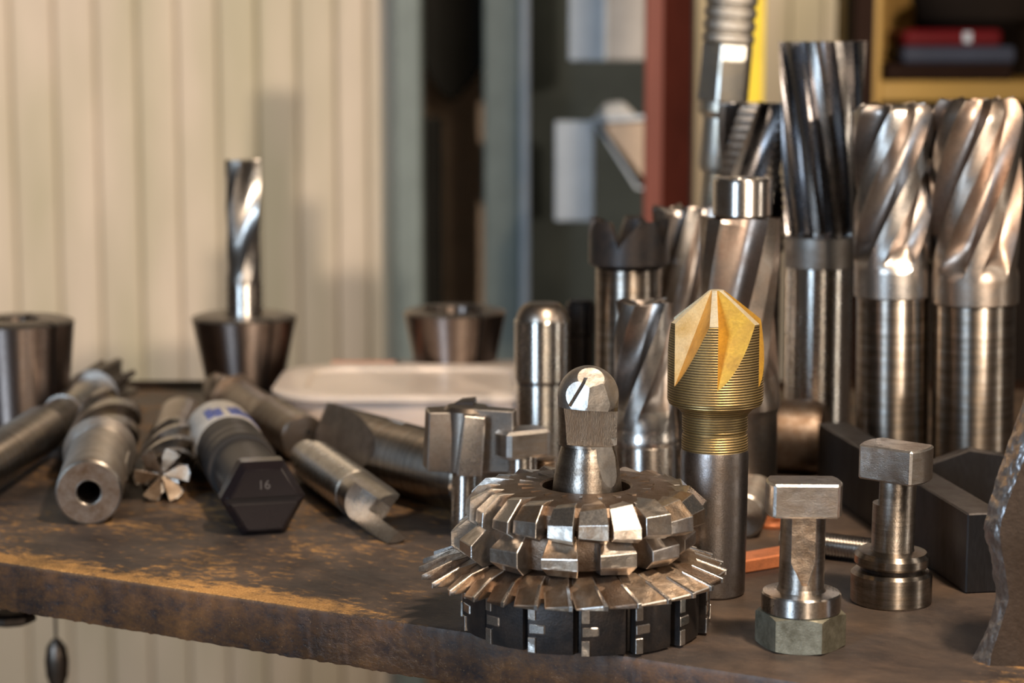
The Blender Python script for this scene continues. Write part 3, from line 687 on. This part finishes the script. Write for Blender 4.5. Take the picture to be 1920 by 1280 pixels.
# ------------------------------------------------------------------ slab-tooth cutter (left behind the stack)
B = at(872, 1003)
t = thing('slot_cutter', 'short T-slot cutter with four slab blades standing left behind the stack', 'milling cutter', B, (0, R_(1.2), 0))
part('shank', lathe(ch(7.2, 0, 36, .4), 64), 'polish', t)
part('hub', lathe([(0,33),(11,33),(12,34),(12,64),(10,66),(0,66)], 64), 'flute_br', t)
def blade(az, r0, r1, th, z0, z1, tw, mats, nm='blade', dz=0):
    g = hull([(r0,-th,z0),(r1,-th*.9,z0+1),(r1,th*.9,z0+1),(r0,th,z0),(r0,-th+tw,z1),(r1-1,-th*.9+tw,z1-.5+dz),(r1-1,th*.6+tw,z1-1.5+dz),(r0,th+tw,z1-1)])
    g.tf(Matrix.Rotation(R_(az), 4, 'Z')); return part(nm, g, mats, t, bevel=.5)
blade(192, 3, 21, 8.0, 33.5, 65, 0, 'flute_br')
blade(-8, 3, 25.0, 9.5, 34, 66, 0, 'flute_br')
blade(-84, 3, 18.5, 6.8, 33, 64.5, 3.2, 'tip')
blade(85, 3, 20, 5.0, 35, 68, 2, 'dark')

# ------------------------------------------------------------------ standing cutters: generic builder
def standing(name, label, px, py, head, shank_prof, shank_mat, head_mat, cat='end mill', lean=None, extra=(), rotz=0, collar=None, hs=22):
    B = at(px, py); t = thing(name, label, cat, B, (0, 0, rotz))
    part('shank', lathe(shank_prof, 96), shank_mat, t)
    if collar: part('collar', lathe(collar, 96), 'matte' if len(collar) == 0 else 'flute', t)
    if head: part('cutting_head', head, head_mat, t, smooth=hs)
    for nm, g, m in extra: part(nm, g, m, t)
    if lean: leanto(t, B, *lean)
    return t, B
# helical end mill behind the ball nose
B = at(1214, 962); zt = zc(1212, 562, B); zb = zc(1212, 800, B)
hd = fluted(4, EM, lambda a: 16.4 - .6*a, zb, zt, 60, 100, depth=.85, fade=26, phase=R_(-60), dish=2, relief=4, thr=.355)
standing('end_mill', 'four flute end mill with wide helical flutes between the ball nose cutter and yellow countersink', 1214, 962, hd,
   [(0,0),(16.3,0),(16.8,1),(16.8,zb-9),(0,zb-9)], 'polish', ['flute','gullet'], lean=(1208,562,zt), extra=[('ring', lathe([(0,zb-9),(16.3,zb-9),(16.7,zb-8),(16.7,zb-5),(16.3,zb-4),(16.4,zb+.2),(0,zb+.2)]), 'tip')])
# polished pin
B = at(1016, 880); zt = zc(1016, 568, B); z1 = zc(1016, 597, B); zg = zc(1016, 717, B)
t = thing('dowel_pin', 'smooth ground steel pin with a domed brown top behind the small T-bolt', 'pin', B)
part('lower_body', lathe([(0,0),(14.3,0),(14.6,.5),(14.6,zg),(0,zg)], 96), 'polish', t)
part('upper_body', lathe([(0,zg+1.4),(15.2,zg+1.4),(15.9,zg+2.4),(15.9,z1-1),(15.3,z1),(0,z1)], 96), 'polish', t)
part('groove', lathe([(0,zg),(14.0,zg),(14.0,zg+1.4),(0,zg+1.4)], 64), 'dark', t)
part('dome', lathe([(0,z1),(15.0,z1),(14.2,z1+3),(12.4,z1+6.0),(10.5,zt-.8),(9,zt),(0,zt)], 64), 'flute_br', t)
t = thing('dowel_pin', 'slim black pin in the gap between the polished pin and the crown cutter', 'pin', at(1087, 850))
B = at(1087, 850); zt = zc(1087, 562, B); zm = zc(1087, 625, B)
part('lower_body', lathe(ch(8.0, 0, zm, .5)), 'dark', t); part('upper_body', lathe([(0,zm),(8.6,zm+.4),(8.6,zt-3),(6.5,zt),(0,zt)]), 'dark', t)
# crown cutter
B = at(1176, 872); zt = zc(1176, 408, B); zb = zc(1176, 497, B)
t = thing('crown_cutter', 'black crown-shaped annular cutter with V notches on a polished shank', 'crown cutter', B)
part('shank', lathe(ch(19.0, 0, zb-1, .6), 96), 'shank', t)
n = 120; v = []; f = []
def crown(a):
    u = (a*5/(2*math.pi) + .02) % 1.0
    if u < .30: return 1 - math.sin(u/.30*math.pi)*.05
    if u < .52: return 1 - (u-.30)/.22*.95
    return .05 + ((u-.52)/.48)**.75*.95
hs_ = zt - zb
for i in range(n):
    a = 2*math.pi*i/n; c = crown(a); zz = zb + hs_*.36 + hs_*.64*c
    v += [polar(21.4,a,zb), polar(23.2,a,zb+1.5), polar(23.2,a,zz), polar(17.5,a,zz-1.5), polar(17.5,a,zb+6), polar(0.01,a,zb+6), polar(.01,a,zb)]
for i in range(n):
    j = (i+1)%n
    for k in range(7): f.append((i*7+k, j*7+k, j*7+(k+1)%7, i*7+(k+1)%7))
part('crown', G().add(v, f), 'dark', t, smooth=35)
# tall two flute mill with cap on top
B = at(1383, 955); zt = zc(1383, 402, B); zb = zc(1383, 690, B)
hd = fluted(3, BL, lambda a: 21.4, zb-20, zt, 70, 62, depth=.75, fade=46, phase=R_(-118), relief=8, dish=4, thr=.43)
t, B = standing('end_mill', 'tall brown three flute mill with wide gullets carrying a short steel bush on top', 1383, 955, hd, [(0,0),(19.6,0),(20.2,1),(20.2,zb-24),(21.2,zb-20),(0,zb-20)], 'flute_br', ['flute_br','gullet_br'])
t = thing('bush', 'short bright steel bush resting on top of the tall brown mill', 'bush', (B.x, B.y, zt-1))
part('ring', tube([(7,0),(14.2,0),(15.4,1.2),(15.4,18.5),(14.4,19.8),(9,19.8),(7,19)], 96), 'wash', t)
# crumpled looking shell mill behind
B = at(1286, 845); zt = zc(1286, 385, B)
hd = fluted(6, EM, lambda a: 18.5+1.5*a, zc(1286,640,B), zt, 40, 70, depth=.8, fade=20, phase=.4, relief=9, dish=3, thr=.355)
standing('end_mill', 'blurred grey helical end mill standing between the crown cutter and the tall brown mill', 1286, 845, hd, ch(17.5,0,zc(1286,640,B)), 'shank', ['flute','gullet'], lean=(1284,385,zt))
# roughing end mill
B = at(1400, 838); zt = zc(1400, 192, B); zb = zc(1400, 470, B)
hd = fluted(4, EM, lambda a: 20.5, zb, zt, 200, 95, depth=.95, fade=18, phase=R_(-30), relief=4, serr=5.0, thr=.40)
standing('roughing_end_mill', 'dark roughing end mill with serrated flute edges behind the steel bush', 1400, 838, hd, ch(18.5,0,zb), 'shank', ['matte','reamer'], lean=(1410,192,zt))
# reamer
B = at(1530, 855); zt = zc(1543, 78, B); zb = zc(1530, 440, B); zc_ = zc(1530, 500, B)
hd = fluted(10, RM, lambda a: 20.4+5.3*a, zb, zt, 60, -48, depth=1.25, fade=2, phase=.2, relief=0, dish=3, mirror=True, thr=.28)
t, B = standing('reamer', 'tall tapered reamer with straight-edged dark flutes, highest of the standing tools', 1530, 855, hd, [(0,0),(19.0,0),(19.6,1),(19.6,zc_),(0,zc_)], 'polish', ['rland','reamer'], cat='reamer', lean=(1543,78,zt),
   extra=[('neck_band', lathe([(0,zc_),(20.0,zc_),(20.4,zc_+.6),(20.4,zb-1),(19,zb+.4),(0,zb+.4)]), 'matte')])
# two big end mills at the right
B = at(1672, 905); zt = zc(1672, 192, B); zb = zc(1672, 500, B); z2 = zc(1672, 555, B)
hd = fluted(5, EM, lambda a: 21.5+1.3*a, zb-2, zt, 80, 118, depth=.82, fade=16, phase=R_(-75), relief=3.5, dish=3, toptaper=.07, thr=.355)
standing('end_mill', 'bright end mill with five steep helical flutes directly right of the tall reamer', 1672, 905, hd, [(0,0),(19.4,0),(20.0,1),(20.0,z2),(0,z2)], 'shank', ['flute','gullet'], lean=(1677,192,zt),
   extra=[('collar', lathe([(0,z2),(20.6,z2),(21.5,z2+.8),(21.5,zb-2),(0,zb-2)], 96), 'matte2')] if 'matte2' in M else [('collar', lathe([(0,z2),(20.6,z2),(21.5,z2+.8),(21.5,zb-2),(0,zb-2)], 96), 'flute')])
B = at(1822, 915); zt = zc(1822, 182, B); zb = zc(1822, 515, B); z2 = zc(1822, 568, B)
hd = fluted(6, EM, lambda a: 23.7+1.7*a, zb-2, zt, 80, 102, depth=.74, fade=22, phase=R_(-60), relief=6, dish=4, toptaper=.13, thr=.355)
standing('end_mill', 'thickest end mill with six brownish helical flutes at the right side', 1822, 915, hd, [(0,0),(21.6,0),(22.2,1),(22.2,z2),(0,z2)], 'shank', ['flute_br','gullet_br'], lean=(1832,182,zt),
   extra=[('collar', lathe([(0,z2),(22.8,z2),(23.7,z2+.8),(23.7,zb-2),(0,zb-2)], 96), 'flute_br')])
# steel hose fitting
B = at(1302, 790)
t = thing('hose_fitting', 'tall plated hose fitting with a hex and ribbed sleeve leaning behind the tall tools', 'hose fitting', B)
zz = [zc(1340, y, B) for y in (400, 320, 190, 80)]
pr = [(0,0)]; z = 0
while z < zz[1]: pr += [(8.0, z), (9.6, z+2.0)]; z += 4.0
part('thread', lathe(pr + [(0, z)], 32), 'chrome', t)
part('tube', lathe([(0,zz[1]),(10.5,zz[1]),(12,zz[1]+4),(12,zz[2]-10),(15,zz[2]-6),(15,zz[2]),(0,zz[2])]), 'chrome', t)
part('hex_nut', prism([(17*math.cos(R_(60*k+12)), 17*math.sin(R_(60*k+12))) for k in range(6)], zz[2], zz[3]), 'chrome', t, bevel=1)
pr = [(0,zz[3])]; z = zz[3]
while z < zz[3]+60: pr += [(15.0, z), (16.6, z+1.5), (16.6, z+5.5), (15.0, z+7)]; z += 8
part('ribbed_sleeve', lathe(pr + [(0, z)]), 'hosebraid', t)
leanto(t, B, 1372, 0, zc(1372, 0, B))

# ------------------------------------------------------------------ right: lying cylinder, dark bar, strap, plate
a = at(1400, 893); b_ = at(1575, 905); r = 21.0
t, ln = lying('round_bar', 'short thick dark round bar lying behind the countersink shank', 'bar', (a.x, a.y+r, r), (b_.x-4, b_.y+r+4, r))
part('body', lathe([(0,0),(r-2,0),(r,2),(r,ln-6),(r-2,ln-2),(r-6,ln),(0,ln)], 80), 'flute_br', t)
t.children[0].data.materials[0] = M['cutter']
P0 = at(1810, 1113); P1 = at(1542, 922)
d = (P1-P0); ang = math.atan2(d.y, d.x)
t = thing('flat_bar', 'long dark rectangular steel bar lying diagonally behind the rear T-bolt', 'bar', P0, (0,0,ang))
ht = zc(1812, 963, P0)
part('body', box(0, d.length+10, -17, 0, 0, ht), 'bar', t, bevel=.7)
P = at(1800, 1010)
pts = px_poly([(1742,870),(1818,843),(1880,852),(1960,900),(1960,1040),(1742,1040)], P.y+22)
z0_ = min(z for _, z in pts); pts = [(x, max(z, 0)) for x, z in pts]
t = thing('strap_plate', 'dark steel plate with a sloping top edge standing behind the dark bar', 'plate', (0, P.y+22, 0))
part('body', slabpoly(pts, 8), 'bar', t, bevel=.6)
# torch cut plate at the right edge
PD = at(1850, 1248).y
outer = [(2010,560),(1960,640),(1922,742),(1905,790),(1888,835),(1870,890),(1853,950),(1845,985),(1848,1010),(1858,1045),(1862,1080),(1868,1115),(1862,1145),(1850,1180),(1838,1205),(1824,1232),(1822,1244)]
inner = [(2040,640),(1990,720),(1948,800),(1925,850),(1905,900),(1890,940),(1878,975),(1874,1000),(1878,1030),(1884,1060),(1888,1090),(1892,1120),(1884,1150),(1874,1180),(1866,1205),(1858,1230),(1856,1246)]
v = []; f = []; K = len(outer)
for i, ((x, y), (x2, y2)) in enumerate(zip(outer, inner)):
    a = wp(x, y, PD+12); b2 = wp(x2, y2, PD)
    for (q, jx) in ((a, 0), (b2, 0)): q.z = max(q.z, 0)
    if i == K-1: a.z = 0; b2.z = 0
    v += [a, b2]
def sub(p, q, n): return [p + (q-p)*k/n for k in range(n)]
A_ = [v[2*i] for i in range(K)]; B_ = [v[2*i+1] for i in range(K)]
FA = []; FB = []
for i in range(K-1): FA += sub(A_[i], A_[i+1], 5); FB += sub(B_[i], B_[i+1], 5)
FA.append(A_[-1]); FB.append(B_[-1]); n = len(FA); vv = []
NB = 6
for i in range(n):
    for k in range(NB+1):
        p_ = FA[i].lerp(FB[i], k/NB); sgn = noise1(i*1.0+k*.35, .9, .8, 3) + rnd.uniform(-.25,.25)
        e = 0 if k in (NB,) else 1
        vv.append(p_ + Vector((-abs(math.sin(k/NB*math.pi))*.9 + sgn*.5*e, 0, 0 if i == n-1 else sgn*.2)))
ff = [(i*(NB+1)+k, (i+1)*(NB+1)+k, (i+1)*(NB+1)+k+1, i*(NB+1)+k+1) for i in range(n-1) for k in range(NB)]
mi = [0]*len(ff)
rx = 330; o0 = len(vv)
for i in range(n): vv.append(Vector((rx, FB[i].y-10, FB[i].z))); vv.append(Vector((rx, FA[i].y-10, FA[i].z)))
fr = [(i*(NB+1)+NB, (i+1)*(NB+1)+NB, o0+2*(i+1), o0+2*i) for i in range(n-1)]
bk = [(i*(NB+1), o0+2*i+1, o0+2*(i+1)+1, (i+1)*(NB+1)) for i in range(n-1)]
rt = [(o0+2*i, o0+2*i+2, o0+2*i+3, o0+2*i+1) for i in range(n-1)]
i = n-1; btm = [tuple([i*(NB+1)+k for k in range(NB+1)] + [o0+2*i, o0+2*i+1])]; tp = [tuple([k for k in range(NB, -1, -1)] + [o0+1, o0])]
gg = G().add(vv, ff, 0); gg.f += fr+bk+rt+btm+tp; gg.m += [1]*len(fr+bk+rt+btm+tp)
t = thing('cut_plate', 'thick steel plate with a rough torch-cut wavy edge at the right border', 'plate', (0, 0, 0))
gg.tf(Matrix.Translation((0,0,0)))
part('body', gg, ['torch', 'plate'], t, smooth=40)
# lying threaded stud
a = at(1470, 1040); b_ = at(1640, 1062)
t, ln = lying('threaded_stud', 'bright threaded stud lying between the two T-bolts', 'stud', (a.x, a.y+6, 6.2), (b_.x, b_.y+6, 6.2))
pr = [(0,0)]; z = 0
while z < ln: pr += [(5.3, z), (6.1, z+.8)]; z += 1.6
part('thread', lathe(pr + [(0, z)], 40), 'wash', t)
a = at(1372, 1080); b_ = at(1500, 1058)
dd = (b_-a); t = thing('copper_strip', 'narrow orange copper strip lying on edge left of the front T-bolt', 'strip', a, (0,0,math.atan2(dd.y, dd.x)))
part('body', box(0, dd.length, 0, 14, 0, 6.5), 'copper', t, bevel=.8)
a = at(1392, 1012); t, ln = lying('round_offcut', 'small grey round steel offcut lying right behind the countersink shank', 'offcut', (a.x, a.y+2, 11.5), (a.x+14, a.y+70, 11.5))
part('body', lathe([(0,0),(10,0),(11.5,1.5),(11.5,ln),(0,ln)], 64), 'turned', t)
t = thing('copper_ring', 'small copper ring lying behind the front T-bolt', 'ring', at(1446, 985))
part('ring', tube([(5,0),(9,0),(9.5,1.5),(9,3),(5,3)], 48).tf(Matrix.Rotation(0,4,'X')), 'copper', t)

# ------------------------------------------------------------------ left: collets
def collet(label, px, py, rt, rb, h, bore, slot_az, n_slots=3, group='slotted steel collets'):
    B = at(px, py); t = thing('collet', label, 'collet', B, (0,0,0), group)
    prof = [(bore,0),(rb-1,0),(rb,1),(rt-.3,h-3.5),(rt,h-2.2),(rt-1.2,h-1.2),(rt-5,h),(bore+1.4,h),(bore,h-1.4)]
    cuts = [box(bore*.4, rt*1.3, -1.2, 1.2, -5, h+5, 1).tf(Matrix.Rotation(R_(slot_az+120*k), 4, 'Z')) for k in range(n_slots)]
    g = tube(prof, 96)
    for i_, q_ in enumerate(g.f):
        if all(g.v[k_].z > h-3 for k_ in q_): g.m[i_] = 2
    me = boolean(g, cuts, 'body', ['collet', 'dark', 'colrim'], 30)
    obj('body', me, t)
    return t, B
B = at(460, 742); h2 = zc(460, 589, B)
collet('dark tapered collet holding the upright two flute end mill', 460, 742, 36.2, 25, h2, 13, -52)
t = thing('end_mill', 'slim shiny two flute end mill standing upright in the middle collet', 'end mill', (B.x, B.y, 0))
ze = zc(460, 298, B)
hm = fluted(2, BL, lambda a: 12.0, h2+22, ze, 70, 120, depth=.85, fade=30, phase=R_(-100), relief=2.5, dish=2.5)
part('cutting_head', hm, 'flute', t, smooth=22); part('shank', lathe(ch(12.2, 0, h2+22, .5)), 'polish', t)
leanto(t, B, 455, 298, ze)
B = at(38, 800); collet('dark tapered collet with an empty bore at the left border', 40, 800, 35.5, 29, zc(38, 597, B), 13, -38)
B = at(853, 732); collet('dark tapered collet behind the milky plastic box', 853, 732, 36, 25, zc(853, 579, B), 22, -58)

# plastic box
def rrect(x0, x1, y0, y1, r, n=8):
    pts = []
    for cx, cy, a0 in ((x1-r,y1-r,0),(x0+r,y1-r,90),(x0+r,y0+r,180),(x1-r,y0+r,270)):
        for k in range(n+1): a = R_(a0+90*k/n); pts.append((cx+r*math.cos(a), cy+r*math.sin(a)))
    return pts
hb = 24.0; c0 = at(560, 738, hb); fy = at(800, 742, hb).y; by = 1455
lx = at(533, 690, hb).x; rx2 = 22
t = thing('plastic_box', 'low milky translucent plastic box with a lid behind the lying tools', 'box', (0, 0, 0))
def loft(polys, zs):
    n = len(polys[0]); v = []
    for p_, z in zip(polys, zs): v += [(x, y, z) for x, y in p_]
    f = [(j*n+i, j*n+(i+1)%n, (j+1)*n+(i+1)%n, (j+1)*n+i) for j in range(len(polys)-1) for i in range(n)]
    f += [tuple(reversed(range(n))), tuple(range((len(polys)-1)*n, len(polys)*n))]
    return G().add(v, f)
part('tub', loft([rrect(lx+7, rx2-7, fy+7, by-7, 30), rrect(lx+3, rx2-3, fy+3, by-3, 34)], [0, hb-3]), 'tub', t)
part('lid', loft([rrect(lx, rx2, fy, by, 36), rrect(lx, rx2, fy, by, 36), rrect(lx+2, rx2-2, fy+2, by-2, 35), rrect(lx+20, rx2-20, fy+20, by-20, 22), rrect(lx+23, rx2-23, fy+23, by-23, 22)], [hb-4, hb-1, hb, hb, hb-2]), 'lid', t, smooth=25)
M['pinklabel'] = plain('faded_print', (.62,.33,.24), .5, .3); M['darklabel'] = plain('grey_print', (.20,.18,.17), .5, .3)
pl = at(690, 682, hb-2); part('faded_print', box(pl.x-26, pl.x+22, pl.y-2, pl.y+14, hb-2.0, hb-1.7), 'pinklabel', t.children[1])
pl = at(850, 674, hb-2); part('grey_print', box(pl.x-40, pl.x+60, pl.y-22, pl.y-2, hb-2.0, hb-1.7), 'darklabel', t.children[1])

# ------------------------------------------------------------------ left: lying tools
def along(p, q, k): return Vector(p).lerp(Vector(q), k)
# reamer lying at far left
a = at(-28, 958); b_ = at(222, 790); r = 14
t, ln = lying('reamer', 'long reamer lying at the far left with its fluted end pointing away', 'reamer', (a.x-8, a.y+6, r+4), (b_.x-12, b_.y+30, r+4))
part('shank', lathe([(0,0),(r-2,0),(r-1,12),(r,14),(r,ln*.46),(r-1,ln*.47),(0,ln*.47)], 64), 'shank', t)
part('neck', lathe([(0,ln*.47),(r-2.5,ln*.47),(r-2.0,ln*.62),(0,ln*.62)], 64), 'matte', t)
part('body', lathe([(0,ln*.62),(r-1,ln*.62),(r-1.5,ln*.86),(0,ln*.86)], 64), 'flute', t)
part('cutting_head', fluted(8, RM, lambda q: 17.5, ln*.86, ln+14, 12, 12, depth=1.9, fade=1.5, relief=0), 'matte', t)
# arbor with bored end
a = at(168, 984); b_ = at(212, 838); r = 17.0
t, ln = lying('shell_arbor', 'lying cutter with a round drilled hole in its near end face', 'arbor', (a.x, a.y, r), (b_.x-2, b_.y+2, r))
g_ = tube([(0.01,52),(6.0,52),(6.0,0.6),(6.6,0),(15.8,0),(17,1.2),(17,ln*.42),(15,ln*.45),(15,ln*.5),(0.01,ln*.5)], 96)
for i_, q_ in enumerate(g_.f):
    if all(math.hypot(g_.v[k_].x, g_.v[k_].y) < 6.3 and g_.v[k_].z < 53 for k_ in q_): g_.m[i_] = 1  # bore faces coloured dark for the shade of a deep hole
part('shank', g_, ['turned', 'dark'], t)
part('end_face', tube([(7.0,-.15),(15.6,-.15),(15.6,.1),(7.0,.1)], 96), 'cutter', t)
part('cutting_head', fluted(4, EM, lambda q: 20.5-1.0*q, ln*.5, ln, 40, 160, depth=.85, fade=14), 'flute', t, smooth=22)
part('weldon_flat', box(-5,5,16.0,17.3,ln*.24,ln*.40).tf(Matrix.Rotation(R_(0),4,'Z')), 'tip', t, bevel=.4)
# end mill facing the camera, six flutes
a = at(304, 942); b_ = at(325, 836); r = 15.0
t, ln = lying('end_mill', 'six flute end mill lying with its star-shaped cutting face toward the viewer', 'end mill', (b_.x+4, b_.y+8, r), (a.x, a.y, r))
part('shank', lathe(ch(r-.5, 0, ln*.45, .8)), 'flute_br', t)
part('cutting_head', fluted(6, EM, lambda q: r, ln*.45, ln, 50, 150, depth=.85, fade=18, relief=5, dish=3.5), 'flute', t, smooth=22)
st6 = mesh_of('end_tooth', hull([(.5,-.2,ln-1.0),(14.8,-.6,ln+.6),(14.6,2.2,ln+.3),(12.8,7.4,ln-1.6),(8,6.6,ln-1.8),(1,.8,ln-1.2),(12,4,ln-6),(2,1,ln-4)]), 'tooth_br', bevel=.2)
for k in range(6): obj('end_tooth', st6, t, rot=(0,0,R_(60*k+18)))
# black plastic tool tube with hex cap
a = at(497, 1005); b_ = at(402, 868); hr = 21.5
t, ln = lying('tool_tube', 'black plastic tool tube with a hexagonal end cap marked 16', 'tube', (a.x, a.y, 18.6), (b_.x, b_.y+10, 18.6))
t.rotation_euler = ((Vector((b_.x, b_.y+10, 18.6)) - Vector((a.x, a.y, 18.6))).to_track_quat('Z', 'Y')).to_euler()
# local: z away from viewer; find spin so hex rests flat: local Y is up
hx = [(hr*math.cos(R_(60*k)), hr*math.sin(R_(60*k))) for k in range(6)]
g = loft([[(x*.82, y*.82) for x, y in hx], [(x, y) for x, y in hx], [(x, y) for x, y in hx], [(x*.9,y*.9) for x, y in hx]], [0, 5, 17, 19])
cut = box(-40, 40, -1.8, 1.2, -5, 2.2, 0)
me = boolean(g, [cut], 'cap', ['blackplastic'], 30, bevel=.5); capo = obj('end_cap', me, t)
part('inner_tube', lathe([(0,18),(16.4,18),(16.4,ln*.46),(0,ln*.46)], 80), 'blacksleeve', t)
sl = lathe([(0,ln*.40),(18.6,ln*.40),(19.2,ln*.41),(19.2,ln*.46),(18.7,ln*.47),(19.2,ln*.48),(19.2,ln*.53),(18.7,ln*.54),(19.2,ln*.55),(19.2,ln*.9),(0,ln*.9)], 80)
part('sleeve', sl, 'blacksleeve', t)
lab = part('paper_label', lathe([(0,ln*.66),(19.5,ln*.66),(19.5,ln*.93),(18,ln*.95),(0,ln*.95)], 80), 'paper', t)
def text_mesh(s, size, mat, depth=.0003):
    cu = bpy.data.curves.new('txt', 'FONT'); cu.body = s; cu.size = size*.001; cu.extrude = depth; cu.align_x = 'CENTER'; cu.align_y = 'CENTER'
    o = bpy.data.objects.new('txt', cu); C.objects.link(o); dg = bpy.context.evaluated_depsgraph_get(); dg.update()
    me = bpy.data.meshes.new_from_object(o.evaluated_get(dg)); bpy.data.objects.remove(o); me.materials.clear(); me.materials.append(M[mat]); return me
# number faces the viewer: mirror through 180 turn about local Y
o = obj('number', text_mesh('16', 6.5, 'mark', .0002), capo, loc=Vector((0, 7.5, -.05))*.001, rot=(0, math.pi, 0)); o['label'] = 'moulded number 16'
# blue print on the label
for k, az in enumerate((100, 114, 128, 140, 152, 62, 76)):
    g = box(-2.2, 2.2, 19.4, 19.75, ln*.69 + (k%3)*2, ln*.80 + (k%2)*6); g.tf(Matrix.Rotation(R_(az-90), 4, 'Z')); part('blue_print', g, 'ink', lab)
# flanged cylinder tool
a = at(562, 872); b_ = at(452, 795); r = 14.0
t, ln = lying('boring_bar', 'short cylindrical tool with a flat drilled end leaning away behind the black tube', 'tool holder', (a.x+2, a.y+8, r), (b_.x-12, b_.y+22, r+1))
part('body', lathe([(0,0),(13,0),(14,1),(14,ln*.30),(15,ln*.34),(15,ln*.40),(14,ln*.44),(14,ln*.86),(0,ln*.86)], 80), 'shank', t)
part('head', fluted(3, EM, lambda q: 17.0, ln*.86, ln*1.02, 20, 60, depth=.7, fade=8, relief=2), 'flute_br', t)
part('pin_hole', lathe([(0,-.3),(1.8,-.3),(1.8,.1),(0,.1)], 24).tf(Matrix.Translation((4,3,0))), 'dark', t)
t.children[0].data.materials[0] = M['flute_br']
# two flute end mill near the stack
a = at(742, 1026); b_ = at(592, 925); r = 12.5
t, ln = lying('end_mill', 'two flute end mill lying with its bright hooked tip pointing toward the cutter stack', 'end mill', (b_.x-8, b_.y+38, r), (a.x-1, a.y+6, r))
part('shank', lathe([(0,0),(10,0),(10,14),(12,16),(12.5,18),(12.5,ln*.62),(0,ln*.62)], 80), 'polish', t)
g = lathe([(0,ln*.62),(11.8,ln*.62),(12.4,ln*.63),(12.4,ln-1.5),(11.6,ln),(0,ln)], 96)
q1 = Matrix.Translation((0,0,ln*.70)) 
cA = box(-3.5, 30, -30, -1.2, 0, 90, 1).tf(Matrix.Translation((0,0,ln*.72)) @ Matrix.Rotation(R_(0),4,'Z') @ Matrix.Rotation(R_(-8),4,'X'))
cB = box(-30, 3.5, 1.2, 30, 0, 90, 1).tf(Matrix.Translation((0,0,ln*.72)) @ Matrix.Rotation(R_(8),4,'X'))
part_me = boolean(g, [cA, cB], 'cutting_head', ['flute', 'tip'], 25); oo = obj('cutting_head', part_me, t); oo.rotation_euler = (0,0,R_(-40))
# large bevelled rod
a = at(900, 985); b_ = at(574, 884); r = 19.5
t, ln = lying('drill', 'large drill shank lying crosswise with a scooped flute pointing left', 'drill', (a.x, a.y+r, r), (b_.x, b_.y+r, r))
g = lathe([(0,0),(18.5,0),(19.5,1),(19.5,ln*.96),(0,ln)], 96)
d1 = (Vector((b_.x, b_.y, 0)) - Vector((a.x, a.y, 0))).normalized()
# scoop on the viewer side: halfspace tilted so it bites in towards the far tip
Minv = t.rotation_euler.to_matrix().inverted()
vn = Minv @ Vector((-.86, -.36, .30)).normalized()
cut = halfspace((0,0,ln*.90), vn, m=1, size=90)
obj('body', boolean(g, [cut], 'body', ['shank', 'leaf'], 25), t)
up = Minv @ Vector((0, 0, 1)); au = math.atan2(up.y, up.x)
for k in range(6):
    g = lathe([(0,-.6),(1.1,-.6),(1.1,.3),(.6,.8),(0,.9)], 12).tf(Matrix.Rotation(au, 4, 'Z') @ Matrix.Translation((19.4, 0, ln*.42 + 2.6*k)) @ Matrix.Rotation(R_(90), 4, 'Y')); part('stamp_bump', g, 'tip', t)
